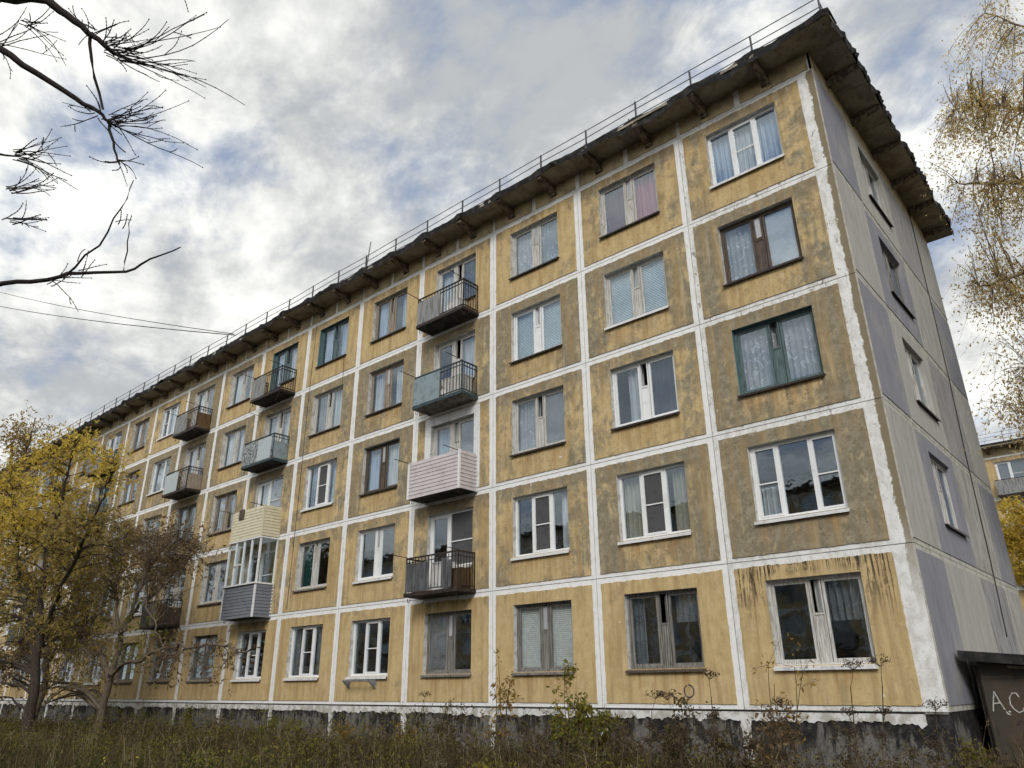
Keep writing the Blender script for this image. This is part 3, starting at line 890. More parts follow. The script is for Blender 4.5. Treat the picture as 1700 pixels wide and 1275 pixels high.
# end wall -------------------------------------------------------------
EY = [0.0, 2.02, 5.2, 8.0, 10.1]
def end_panel(w, h, hole, seed):
    b = MB(); gp = .006; m = .045; x1 = 0
    def q(y0, y1, z0, z1, xx, mi): b.quad((xx, y0, z0), (xx, y1, z0), (xx, y1, z1), (xx, y0, z1), mi)
    hy0, hy1 = .82, .82 + OW
    def field(y0, y1, z0, z1, xx, mi):
        if not hole: q(y0, y1, z0, z1, xx, mi); return
        q(y0, hy0, z0, z1, xx, mi); q(hy1, y1, z0, z1, xx, mi); q(hy0, hy1, z0, OZ0, xx, mi); q(hy0, hy1, OZ1, z1, xx, mi)
    field(gp, w - gp, gp, h - gp, 0, 0)
    field(m, w - m, .10, h - .10, .014, 1)
    for (a, c) in (((m, .10), (w - m, .10)), ((w - m, .10), (w - m, h - .10)), ((w - m, h - .10), (m, h - .10)), ((m, h - .10), (m, .10))):
        b.quad((.014, a[0], a[1]), (0, a[0], a[1]), (0, c[0], c[1]), (.014, c[0], c[1]), 1)
    for (a, c) in (((gp, gp), (w - gp, gp)), ((w - gp, gp), (w - gp, h - gp)), ((w - gp, h - gp), (gp, h - gp)), ((gp, h - gp), (gp, gp))):
        b.quad((0, a[0], a[1]), (-.04, a[0], a[1]), (-.04, c[0], c[1]), (0, c[0], c[1]), 0)
    if hole:
        lp = [(hy0, OZ0), (hy1, OZ0), (hy1, OZ1), (hy0, OZ1)]
        for a, c in zip(lp, lp[1:] + lp[:1]):
            b.quad((.014, a[0], a[1]), (-.30, a[0], a[1]), (-.30, c[0], c[1]), (.014, c[0], c[1]), 1)
    return b.mesh('end_wall_panel', ['end_joint', 'end_wall'])
for f in range(1, 6):
    h = ST if f < 5 else FRZ - 4 * ST
    for c in range(4):
        hole = c == 1 and f > 1
        me = cached(('ep', c, f == 5, hole), lambda: end_panel(EY[c + 1] - EY[c], h, hole, c))
        par = 1.0 if (c + f) % 2 == 1 else 0.0
        gr = {(0, 1): .35, (2, 1): .9, (3, 1): .6, (2, 2): .7, (2, 3): .8, (2, 4): .3, (2, 5): .5, (0, 2): .3, (3, 2): .4}.get((c, f), .18)
        obj('end_wall_panel', me, bld, (0.012, EY[c], (f - 1) * ST), color=(par * (1.0 if c != 2 else .55), gr, 0, 1))
        if hole:
            me2, panes = cached(('w', 'old', 'wood_weathered_white' if f != 4 else 'wood_grey'), lambda: WINF['old']('wood_weathered_white' if f != 4 else 'wood_grey'))
            w_ = obj('window', me2, bld, (.03, EY[c] + .82, (f - 1) * ST + OZ0), R(90))
            for r_ in panes: obj('pane', cached(('p', 'old', r_), lambda: pane_mesh(r_)), w_)
            obj('sill', cached('esill', lambda: sill_mesh(-.03, OW + .03, 'tin_dark', .03)), w_, (0, .03, 0))
            obj('vent_sash', cached(('v', 'wood_grey'), lambda: vent_mesh('wood_grey')), w_, (.80, .125, .91))
b = MB()
b.box(-.05, -.012, .03, 10.0, -.03, 13.4); 
b = MB()
for f in range(1, 6):
    z = f * ST if f < 5 else FRZ
    b.box(-.02, .004, .05, 10.0, z - .03, z + .03)
for y in EY[1:-1]: b.box(-.021, .003, y - .03, y + .03, .05, 13.4)
obj('end_joint_seal', b.mesh('end_joint_seal', 'end_joint'), bld)
b = MB(); b.box(-.05, .006, .0, 10.1, FRZ + .02, EAVE + .02); obj('frieze_panel', b.mesh('frieze_panel', 'frieze'), bld)
b = MB(); b.box(-.2, .004, .262, 10.1, -2, -.002); obj('plinth_end', b.mesh('plinth_end', 'plinth'), bld)
# rooms: slabs, partitions and back walls
b = MB()
for f in range(0, 6):
    z = f * ST if f < 5 else FRZ + .2
    b.box(XL + .05, -.32, .26, 9.8, z - .12, z + .0)
for k in range(2, NB + 1):
    b.box(xr(k) - .06, xr(k) + .06, .25, 4.0, 0, FRZ)
b.box(XL + .05, -.32, 4.0, 4.1, 0, FRZ)
b.box(XL - .05, XL + .05, .0, 10.1, -2, EAVE)
b.box(XL, -.02, 10.0, 10.1, -2, EAVE)
b.box(-3.4, -.32, .3, .36, FRZ, EAVE)
obj('inner_walls', b.mesh('inner_walls', 'inner_wall'), bld)

# ------------------------------------------------------------------ window table
# (type, frame material, sill, vent angle, hangings)
FULL = (.06, OW - .06); LFT = (.06, .80); RGT = (OW - .80, OW - .06)
def cur(m, s=FULL): return (m,) + s
WT = {
 (1, 5): ('pvc3', 'pvc_white', 'tin_white', 0, [cur('curtain_blue', (.02, .58)), cur('curtain_white', (.58, 1.2)), cur('curtain_blue', (1.2, OW))]),
 (1, 4): ('old', 'wood_dark', 'tin_dark', 0, [cur('curtain_lace', LFT), cur('film_pale', RGT)]),
 (1, 3): ('old', 'wood_teal', 'tin_dark', 55, [cur('curtain_lace')]),
 (1, 2): ('pvc3b', 'pvc_white', 'tin_white', 0, [('curtain_white', .08, .5, -.05, .7)]),
 (1, 1): ('old', 'wood_weathered_white', 'tin_white', 40, [('curtain_grey', 1.0, 1.72, .75, H)]),
 (2, 5): ('old', 'wood_weathered_white', 'tin_dark', 12, [cur('curtain_plum', LFT), cur('curtain_rose', RGT)]),
 (2, 4): ('old', 'wood_weathered_white', 'tin_white', 25, [cur('blind_blue', LFT), cur('blind_blue', RGT)]),
 (2, 3): ('old', 'pvc_white', 'tin_dark', 60, [cur('curtain_white', (.35, .80)), cur('curtain_navy', (.98, 1.72))]),
 (2, 2): ('pvc3', 'pvc_white', 'tin_white', 0, [cur('curtain_cream', (.02, .45)), cur('net_grey', (.66, 1.12)), cur('curtain_cream', (1.3, OW))]),
 (2, 1): ('old', 'wood_grey', 'wood_dark', 50, [cur('curtain_grey', (.02, .35)), ('curtain_grey', 1.1, 1.7, .9, H)]),
 (3, 5): ('old', 'wood_weathered_white', 'tin_dark', 0, [cur('curtain_lace', LFT), cur('curtain_lace', RGT)]),
 (3, 4): ('old', 'pvc_white', 'tin_dark', 20, [cur('blind_blue', LFT), cur('blind_blue', RGT)]),
 (3, 3): ('old', 'wood_weathered_white', 'tin_dark', 65, [cur('curtain_lace', LFT), cur('film_grey', RGT)]),
 (3, 2): ('pvc3', 'pvc_white', 'tin_white', 0, [cur('net_grey', (.66, 1.12)), cur('curtain_white', (1.4, OW))]),
 (3, 1): ('old', 'wood_grey', 'wood_grey', 0, [cur('blind_white', LFT), cur('blind_white', RGT)]),
 (4, 5): ('door', 'wood_weathered_white', 'tin_dark', 40, [cur('curtain_white', (.05, .75)), cur('curtain_navy', (.9, 1.72))]),
 (4, 4): ('door', 'wood_weathered_white', 'tin_white', 50, [cur('curtain_white', (.9, 1.72))]),
 (4, 3): ('door', 'wood_weathered_white', 'tin_white', 20, [cur('curtain_blue', (.05, .75)), cur('film_grey', (1.06, 1.72))]),
 (4, 2): ('doorpvc', 'pvc_white', 'tin_white', 0, [cur('net_grey', (.85, 1.70))]),
 (4, 1): ('old', 'wood_grey', 'wood_grey', 0, [cur('film_grey', LFT)]),
 (5, 5): ('old', 'wood_bare', 'tin_dark', 25, [cur('curtain_blue')]),
 (5, 4): ('old', 'wood_bare', 'tin_dark', 0, [cur('curtain_white')]),
 (5, 3): ('old', 'wood_dark', 'tin_dark', 0, [cur('curtain_blue', LFT), cur('curtain_white', RGT)]),
 (5, 2): ('old', 'pvc_white', 'tin_white', 0, []),
 (5, 1): ('pvc3', 'pvc_white', 'tin_white', 0, []),
 (6, 5): ('old', 'wood_teal', 'tin_dark', 35, [cur('curtain_blue')]),
 (6, 4): ('old', 'wood_weathered_white', 'tin_dark', 45, [cur('curtain_white', RGT), cur('curtain_grey', LFT)]),
 (6, 3): ('pvc3', 'pvc_white', 'tin_white', 0, [cur('curtain_blue', (.02, .55)), cur('net_grey', (.66, 1.12)), cur('curtain_blue', (1.22, OW))]),
 (6, 2): ('old', 'wood_weathered_white', 'wood_grey', 20, [cur('curtain_green', LFT)]),
 (6, 1): ('pvc3', 'pvc_white', 'tin_white', 0, [cur('curtain_grey')]),
 (7, 5): ('door', 'wood_teal', 'tin_dark', 40, [cur('curtain_blue', (.05, .75)), cur('curtain_white', (1.0, 1.72))]),
 (7, 4): ('door', 'wood_weathered_white', 'tin_dark', 30, [cur('curtain_lace', (.05, .75)), cur('curtain_white', (1.0, 1.72))]),
 (7, 3): ('doorpvc', 'pvc_white', 'tin_white', 0, [cur('curtain_white', (.05, .75)), cur('film_grey', (.85, 1.70))]),
 (7, 2): ('doorpvc', 'pvc_white', 'tin_white', 0, []),
 (7, 1): ('pvc3', 'pvc_white', 'tin_white', 0, []),
 (8, 5): ('old', 'wood_weathered_white', 'tin_dark', 30, [cur('curtain_white')]),
 (8, 4): ('old', 'wood_weathered_white', 'tin_dark', 0, [cur('curtain_white')]),
 (8, 3): ('old', 'wood_bare', 'wood_dark', 35, [cur('curtain_white')]),
 (8, 2): ('old', 'wood_weathered_white', 'wood_dark', 0, []),
 (8, 1): ('old', 'wood_grey', 'wood_grey', 0, []),
 (9, 5): ('door', 'wood_weathered_white', 'tin_dark', 30, [cur('curtain_white')]),
 (9, 4): ('door', 'wood_weathered_white', 'tin_dark', 60, [cur('curtain_white', (.05, .75))]),
 (10, 5): ('pvc3b', 'pvc_white', 'tin_white', 0, [cur('curtain_white', (.55, 1.25))]),
 (10, 4): ('pvc2', 'pvc_white', 'tin_white', 0, [cur('curtain_white', (.05, .95))]),
 (11, 5): ('old', 'wood_bare', 'tin_dark', 20, [cur('curtain_white')]),
 (12, 4): ('door', 'wood_teal', 'tin_dark', 30, [cur('curtain_navy', (.9, 1.72))]),
}
for k in range(1, NB + 1):
    x0 = xl(k) + (.74 if k == 1 else .72)
    for f in range(1, 6):
        z = (f - 1) * ST + OZ0
        t = WT.get((k, f))
        if t is None:
            bal = k in BALC and f > 1
            pv = rng.random() < .35
            fr = 'pvc_white' if pv else rng.choice(['wood_weathered_white', 'wood_bare', 'wood_weathered_white', 'wood_grey'])
            typ = ('doorpvc' if pv else 'door') if bal else (rng.choice(['pvc3', 'pvc2']) if pv else 'old')
            hg = [cur(rng.choice(['curtain_white', 'curtain_white', 'curtain_grey', 'curtain_blue']), FULL)] if (rng.random() < .75 and f > 1) else []
            t = (typ, fr, 'tin_white' if pv else 'tin_dark', rng.choice([0, 20, 35]), hg)
        hg = t[4]
        if len(hg) == 1 and k > 3 and hg[0][0].startswith('curtain') and hg[0][2] - hg[0][1] > 1.5:
            wa, wb = rng.uniform(.45, .8), rng.uniform(.45, .8)
            hg = [(hg[0][0], .05, .05 + wa), (hg[0][0], OW - .05 - wb, OW - .05)]
        t = t[:4] + (hg,)
        window(bld, x0, z, t[0], t[1], t[2], t[3])
        hang(k, f, x0, z, t[4])
# white painted surround of one balcony opening
b = MB()
xa = xl(4) + .72
b.box(xa - .26, xa - .004, -.026, -.0205, 2 * ST + .11, 2 * ST + 2.42); b.box(xa + OW + .004, xa + OW + .24, -.026, -.0205, 2 * ST + .11, 2 * ST + 2.42)
b.box(xa - .26, xa + OW + .24, -.0265, -.0208, 2 * ST + 2.302, 2 * ST + 2.55)
obj('painted_surround', b.mesh('painted_surround', 'tin_white'), bld)
# teal painted reveal pieces
for k, f in ((1, 3), (6, 5), (7, 5)):
    xa = xl(k) + (.74 if k == 1 else .72); za = (f - 1) * ST
    b = MB()
    z0 = OZ0 if k != 7 else .06
    b.box(xa + .001, xa + .006, -.010, .10, za + z0, za + OZ1 - .001); b.box(xa + OW - .006, xa + OW - .001, -.010, .10, za + OZ0, za + OZ1 - .001)
    b.box(xa + .007, xa + OW - .007, -.010, .10, za + OZ1 - .007, za + OZ1 - .001)
    obj('painted_reveal', b.mesh('painted_reveal', 'reveal_teal'), bld)

# ------------------------------------------------------------------ balconies
def bz(f): return (f - 1) * ST + .02
balcony(bld, 4, bz(5), 'rail', [(.02, .22, 'sheet_grey', .86), (.23, 1.02, 'sheet_grey', .88)])
balcony(bld, 4, bz(4), 'rail', [(.0, 1.12, 'sheet_blue', .95)], steel='blue_steel', slab='balcony_slab_pale')
balcony(bld, 4, bz(3), 'siding_mauve')
balcony(bld, 4, bz(2), 'rail', [(.02, .95, 'sheet_dark', .84), (1.42, 1.66, 'sheet_dark', .86), (1.68, 1.80, 'sheet_dark', .80)])
balcony(bld, 7, bz(5), 'rail', [(.0, .92, 'sheet_grey', .92)])
balcony(bld, 7, bz(4), 'rail', [(.0, .98, 'sheet_mottled', .92), (1.0, 1.9, 'sheet_pale', .92)], rightside='sheet_blue', steel='blue_steel', arms=False, slab='balcony_slab')
balcony(bld, 7, bz(3), 'siding_cream')
balcony(bld, 7, bz(2), 'siding_slate', low=True, arms=False)
balcony(bld, 9, bz(5), 'rail', [(.0, 1.1, 'sheet_grey', .92)], rightside='wood_brown')
balcony(bld, 9, bz(4), 'rail', [(.0, 1.2, 'sheet_pale', .92)], rightside='wood_bare', arms=False)
balcony(bld, 9, bz(3), 'rail', [(.0, .6, 'sheet_grey', .85)])
balcony(bld, 9, bz(2), 'rail', [(.0, .75, 'sheet_dark', .88), (.77, 1.25, 'wood_bare', .9), (1.27, 1.98, 'wood_brown', .86)], rightside='wood_dark', arms=False)
balcony(bld, 12, bz(5), 'rail', [(.0, .9, 'sheet_grey', .8), (.95, 1.98, 'sheet_grey', .8)], rightside='sheet_dark')
balcony(bld, 12, bz(4), 'rail', [(.0, .9, 'sheet_blue', .86)], steel='blue_steel')
for k in (12, 14, 17):
    for f in (5, 4, 3, 2):
        if (k, f) in ((12, 5), (12, 4)): continue
        balcony(bld, k, bz(f), 'rail', [(.0, rng.choice([.9, 1.2, 1.98]), rng.choice(['sheet_grey', 'sheet_dark', 'sheet_blue']), .88)], arms=False)
# cover lid over the cream balcony and its brown rug
b = MB(); b.box(0, .33, -.012, .012, 0, .36)
o = obj('rug', b.mesh('rug', 'wood_dark'), None, (xr(7) - .6 - BW + .42, -BD - .066, bz(3) + .70))
tag(o, 'small dark brown rug hung over the cream-clad balcony front', 'rug')
# odd frame for drying clothes under the teal top balcony
b = MB(); xb = xr(7) - .6 - BW
b.tube([(xb + .1, -.6, bz(5) - .05), (xb + .1, -.75, bz(5) - .45), (xb + .1, -.2, bz(5) - .48), (xb + .1, -.1, bz(5) - .1)], .011, 5)
b.tube([(xb + 1.95, -.6, bz(5) - .05), (xb + 1.95, -.75, bz(5) - .45), (xb + 1.95, -.2, bz(5) - .48), (xb + 1.95, -.1, bz(5) - .1)], .011, 5)
obj('drying_bracket', b.mesh('drying_bracket', 'dark_steel'), bld)
# air-conditioner shelf below a ground-floor window
b = MB(); xa = xl(5) + .72
b.box(xa + .12, xa + 1.32, -.30, -.26, .62, .65); b.box(xa + .12, xa + .16, -.26, -.015, .62, .65); b.box(xa + 1.28, xa + 1.32, -.26, -.015, .62, .65)
for q in (.12, 1.28): b.hexa([(xa + q, -.28, .60), (xa + q + .04, -.28, .60), (xa + q + .04, -.016, .40), (xa + q, -.016, .40), (xa + q, -.28, .62), (xa + q + .04, -.28, .62), (xa + q + .04, -.016, .62), (xa + q, -.016, .62)])
obj('unit_bracket', b.mesh('unit_bracket', 'sheet_grey'), bld)

b = MB()
for q in range(2): b.tube([(-4.57 + (.10 + .012 * q) * math.sin(t * .37), -.0235, .33 + (.12 - .01 * q) * math.cos(t * .37)) for t in range(17)], .012, 4)
obj('painted_ring', b.mesh('painted_ring', 'sheet_dark'), bld)
# things on the balconies
def boxthing(name, mat, loc, size, label, cat, rz=0):
    b = MB(); sx, sy, sz = size
    b.box(-sx / 2, sx / 2, -sy / 2, sy / 2, 0, sz); b.box(-sx / 2 - .01, sx / 2 + .01, -sy / 2 - .01, sy / 2 + .01, sz + .001, sz + .03)
    return tag(obj(name, b.mesh(name, mat), None, loc, rz), label, cat)
xb = xr(4) - .6 - BW
boxthing('storage_box', 'cloth_white', (xb + 1.45, -.36, bz(5) + .071), (.5, .35, .42), 'white storage box on the topmost balcony', 'box')
boxthing('storage_chest', 'wood_weathered_white', (xb + 1.5, -.36, bz(4) + .071), (.9, .46, .55), 'pale wooden chest on the blue-grey balcony', 'chest')
boxthing('carton', 'wood_brown', (xb + 1.8, -.30, bz(2) + .071), (.35, .35, .5), 'brown carton behind the bars of the rusty second-floor balcony', 'box')
boxthing('white_cabinet', 'cloth_white', (xb + 1.15, -.30, bz(2) + .071), (.5, .4, .72), 'white cabinet on the rusty second-floor balcony', 'cabinet')
b = MB(); b.tube([(0, 0, 0), (0, 0, .22)], [.08, .11], 10); pt = obj('flower_pot', b.mesh('flower_pot', 'pot_clay'), None, (xb + 1.22, -.55, bz(4) + .071))
tag(pt, 'white flower pot with yellowing plant on the blue-grey balcony', 'pot')
b = MB(); r_ = random.Random(3)
for i in range(60):
    a = r_.uniform(0, 6.28); q = r_.uniform(0, .1); z = .22 + r_.uniform(0, .3); x, y = q * math.cos(a), q * math.sin(a)
    b.quad((x - .02, y, z), (x + .02, y, z + .01), (x + .02, y + .02, z + .04), (x - .02, y + .01, z + .03))
obj('foliage', b.mesh('foliage', 'leaf_ochre'), pt)

# cables ---------------------------------------------------------------
def cable(pts, r, label, mat='cable_black', name='cable'):
    b = MB(); b.tube(pts, r, 5)
    return tag(obj(name, b.mesh(name, mat)), label, 'cable', 'cables on and above the block')
cable([(.035, 8.0, 13.9), (.04, 7.8, 11), (.04, 7.6, 8.2), (.04, 7.2, 6), (.045, 6.9, 3.2), (.04, 6.6, 1.4)], .012, 'thin black cable running down the grey end wall')
cable([(xl(6) + .45, -.03, 13.4), (xl(6) + .40, -.035, 10), (xl(6) + .42, -.03, 6), (xl(6) + .40, -.03, 2.9)], .008, 'thin wire hanging down the facade in the sixth bay')
cable([(xr(6) - .75, -.09, 11.5), (xr(6) - .77, -.03, 10.6), (xr(6) - .78, -.03, 10.2)], .007, 'short wire dropping from the teal fifth-floor window')
def sagline(p, q, sag, n=24):
    p, q = Vector(p), Vector(q)
    return [tuple(p.lerp(q, i / n) - Vector((0, 0, sag * 4 * (i / n) * (1 - i / n)))) for i in range(n + 1)]
cable(sagline((-24.6, -.5, 14.62), (-60.5, -3.4, 28.2), .25), .022, 'lower of the two overhead wires leaving the roof at left', name='overhead_wire')
cable(sagline((-25.2, -.3, 14.95), (-61.5, -3.2, 29.9), .25), .018, 'upper of the two overhead wires leaving the roof at left', name='overhead_wire')
b = MB(); b.tube([(-17.0, .4, EAVE + .1), (-16.6, .35, EAVE + 2.3)], [.03, .018], 6)
tag(obj('antenna_mast', b.mesh('antenna_mast', 'rail_steel')), 'thin leaning antenna mast on the roof above the sixth bay', 'antenna')
b = MB(); b.tube([(-5.0, .3, EAVE + .1), (-5.0, .3, EAVE + 1.25)], .02, 6)
for z in (.7, .9, 1.1): b.tube([(-5.2, .3, EAVE + z), (-4.8, .3, EAVE + z)], .008, 4)
tag(obj('antenna_mast', b.mesh('antenna_mast', 'rail_steel')), 'short antenna with cross bars on the roof above the second bay', 'antenna')

# ------------------------------------------------------------------ basement entrance by the end wall
sh = tag(obj('basement_entrance', None, None, (0, 0, 0)), 'low brown basement entrance with black felt roof and chalked letters beside the end wall', 'shed')
b = MB()
b.box(.30, 2.6, 1.30, 1.40, -1.6, .80); b.box(.22, .30, 1.42, 4.2, -1.6, .72); b.box(2.52, 2.6, 1.40, 4.2, -1.6, .60)
obj('wall', b.mesh('wall', 'rust_door'), sh)
b = MB()
b.hexa([(.10, 1.0, .80), (2.8, 1.0, .52), (2.8, 4.4, .52), (.10, 4.4, .80), (.10, 1.0, .96), (2.8, 1.0, .68), (2.8, 4.4, .68), (.10, 4.4, .96)])
obj('roof', b.mesh('roof', 'roof_felt'), sh)
b = MB(); b.hexa([(.75, 1.285, .66), (2.6, 1.285, .53), (2.6, 1.297, .53), (.75, 1.297, .66), (.75, 1.285, .70), (2.6, 1.285, .57), (2.6, 1.297, .57), (.75, 1.297, .70)])
obj('batten', b.mesh('batten', 'wood_bare'), sh)
b = MB()
for zz in (.50, -.75): b.box(.32, 2.58, 1.286, 1.2985, zz, zz + .05)
b.box(.32, .36, 1.284, 1.2975, -1.5, .70); b.box(1.30, 1.34, 1.284, 1.2975, -1.5, .60)
obj('door_rib', b.mesh('door_rib', 'rust_door'), sh)
for zz in (.30, -.55):
    b = MB(); b.tube([(1.36, 1.28, zz), (1.36, 1.28, zz + .14)], .022, 8); obj('hinge', b.mesh('hinge', 'dark_steel'), sh)
def stroke(pts, r=.011):
    b = MB(); b.tube([(x, 1.292, z) for x, z in pts], r, 5); return b
gx, gz = .385, -.01
lt = MB()
for pts in ([(.0, .0), (.035, .16), (.075, .31)], [(.075, .31), (.12, .16), (.175, .02)], [(.02, .115), (.14, .13)],
            [(.42, .22), (.39, .28), (.33, .28), (.28, .21), (.27, .11), (.31, .03), (.37, -.02), (.43, .01), (.45, .06)],
            [(.21, -.03), (.24, -.06)], [(.185, .0), (.21, -.05)]):
    lt.tube([(gx + x, 1.296, gz + z) for x, z in pts], .011, 5)
lt.tube([(gx + .225, 1.290, gz + .0), (gx + .252, 1.290, gz - .012)], .017, 6)
obj('chalked_letters', lt.mesh('chalked_letters', 'chalk_paint'), sh)

# ------------------------------------------------------------------ neighbouring blocks
def block(name, loc, rz, nb, label, hist=(), near=False):
    root = tag(obj(name, None, None, loc, rz), label, 'building')
    r = random.Random(len(label))
    x_l = -BAY * nb
    for k in range(1, nb + 1):
        for f in range(1, 6):
            bal = (k in hist) and f > 1
            seed = (k * 7 + f * 3) % 5
            h = ST if f < 5 else FRZ - 4 * ST
            me = cached(('pm', False, f == 5, bal, seed), lambda: panel_mesh(BAY, h, .72, bal, seed + 10))
            obj('wall_panel', me, root, (-BAY * k, 0, (f - 1) * ST), color=(r.uniform(.1, .5), r.uniform(.1, .4), 0, 1))
            typ = ('doorpvc' if bal else r.choice(['old', 'old', 'pvc3']))
            col = 'pvc_white' if typ != 'old' else r.choice(['wood_weathered_white', 'wood_grey'])
            me, panes = cached(('w', typ, col), lambda: WINF[typ](col))
            w_ = obj('window', me, root, (-BAY * k + .72, 0, (f - 1) * ST + OZ0))
            cm = cached(('cur', f % 2), lambda: box_mesh('curtain_lining', 'curtain_grey' if f % 2 else 'curtain_white', .02, OW - .02, .20, .21, -.7, H))
            obj('curtain_lining', cm, w_)
            for p in panes: obj('pane', cached(('p', typ, p), lambda: pane_mesh(p)), w_)
            if bal:
                x = -BAY * (k - 1) - .60 - BW
                bo = obj('balcony', cached(('slab', 'balcony_slab_pale', 'dark_steel'), lambda: slab_mesh('balcony_slab_pale', 'dark_steel')), root, (x, 0, (f - 1) * ST + .02))
                obj('railing', cached(('rail', 'dark_steel'), lambda: rail_frame('dark_steel')), bo)
                obj('cladding_sheet', cached(('sheet', 0, 2.0, 'sheet_grey', .95), lambda: box_mesh('cladding_sheet', 'sheet_grey', 0, 2.0, -BD - .012, -BD - .004, .09, .95)), bo)
    b = MB(); b.box(x_l, 0, -.02, .05, FRZ, EAVE); obj('frieze_panel', b.mesh('frieze_panel', 'frieze'), root)
    b = MB(); b.box(x_l - .7, .7, -.74, 10.7, EAVE, EAVE + .08); obj('eave_slab', b.mesh('eave_slab', 'eave_concrete'), root)
    b = MB(); b.box(x_l - .72, .72, -.77, 10.72, EAVE + .081, EAVE + .20); obj('roof', b.mesh('roof', 'roof_felt'), root)
    for i in range(int(BAY * nb / 1.61)): obj('bracket', bm, root, (-1.05 - 1.61 * i, 0, 0))
    b = MB()
    for z in (.45, .65, .88): b.box(x_l, 0, -.565, -.545, EAVE + z - .009, EAVE + z + .009)
    rr = obj('roof_railing', b.mesh('roof_railing', 'rail_steel'), root)
    for i in range(int(BAY * nb / 1.61) + 1): obj('post', pm, rr, (-1.61 * i, -.56, EAVE + .08))
    b = MB(); b.box(x_l, -.001, .06, 10, -2, -.001); b.box(x_l, -.001, .30, 10, 0, FRZ); obj('core', b.mesh('core', 'inner_wall'), root)
    return root
block('apartment_building', (8.74, 40, .28), 0, 6, 'yellow apartment block with grey balcony, seen far behind the birch', (4, 2))
block('apartment_building', (-84, -40, 0), math.pi, 27, 'facing apartment block with brown eaves, mirrored in the lower windows', (4, 7, 9, 12, 14, 17, 19, 22, 24))

# ------------------------------------------------------------------ ground
b = MB(); n = 60
gx_ = [-900, -300, -120] + list(np.linspace(-70, 20, 61)) + [60, 200, 900]
gy_ = [-900, -300, -120] + list(np.linspace(-50, 40, 61)) + [80, 200, 900]
for y in gy_:
    for x in gx_:
        b.v.append((x, y, -1.22 + .05 * math.sin(x * .7) * math.cos(y * .9) + .03 * math.sin(x * 1.9 + y * 1.3)))
nx = len(gx_)
for j in range(len(gy_) - 1):
    for i in range(nx - 1):
        a = j * nx + i; b.f.append((a, a + 1, a + nx + 1, a + nx)); b.m.append(0)
gr = obj('ground', b.mesh('ground', 'soil', True)); gr['kind'] = 'structure'
GZ = -1.2

# ------------------------------------------------------------------ vegetation
def np_mesh(name, V, F, mat, smooth=False):
    """V (n,3) float, F (m,k) int with constant k"""
    me = bpy.data.meshes.new(name)
    V = np.asarray(V, dtype=np.float32); F = np.asarray(F, dtype=np.int32)
    m, k = F.shape
    me.vertices.add(len(V)); me.vertices.foreach_set('co', V.ravel())
    me.loops.add(m * k); me.loops.foreach_set('vertex_index', F.ravel())
    me.polygons.add(m); me.polygons.foreach_set('loop_start', np.arange(0, m * k, k, dtype=np.int32))
    me.materials.append(MAT[mat])
    me.update(calc_edges=True)
    return me
def unit(v): return v / (np.linalg.norm(v, axis=-1, keepdims=True) + 1e-9)
def leaves_mesh(name, P, size, mat, rg, droop=.5, aspect=.45):
    """one bent rhombus leaf per point"""
    n = len(P)
    d = unit(rg.normal(size=(n, 3)) + np.array([0, 0, -droop]))
    s = unit(np.cross(d, rg.normal(size=(n, 3))))
    nn = np.cross(d, s)
    L = size * rg.uniform(.6, 1.3, (n, 1)); Wd = L * aspect
    a = P; bq = P + d * L * .5 + s * Wd * .5 + nn * L * .08; c = P + d * L; e = P + d * L * .5 - s * Wd * .5 + nn * L * .08
    V = np.stack([a, bq, c, e], 1).reshape(-1, 3)
    F = np.arange(n * 4).reshape(n, 4)
    return np_mesh(name, V, F, mat)
def curve(p, q, sag, n, rg, wob):
    t = np.linspace(0, 1, n)[:, None]
    c = p * (1 - t) + q * t
    c = c + np.array([0, 0, 1.0]) * (4 * t * (1 - t)) * sag
    L = np.linalg.norm(q - p)
    w = rg.normal(size=(n, 3)) * wob * L; w[0] = 0
    return c + np.cumsum(w, 0) * .5
def tubes_mesh(name, items, mat):
    b = MB()
    for pts, r0, r1, k in items:
        n = len(pts); b.tube([tuple(p) for p in pts], [r0 + (r1 - r0) * i / (n - 1) for i in range(n)], k)
    return b.mesh(name, mat, True)

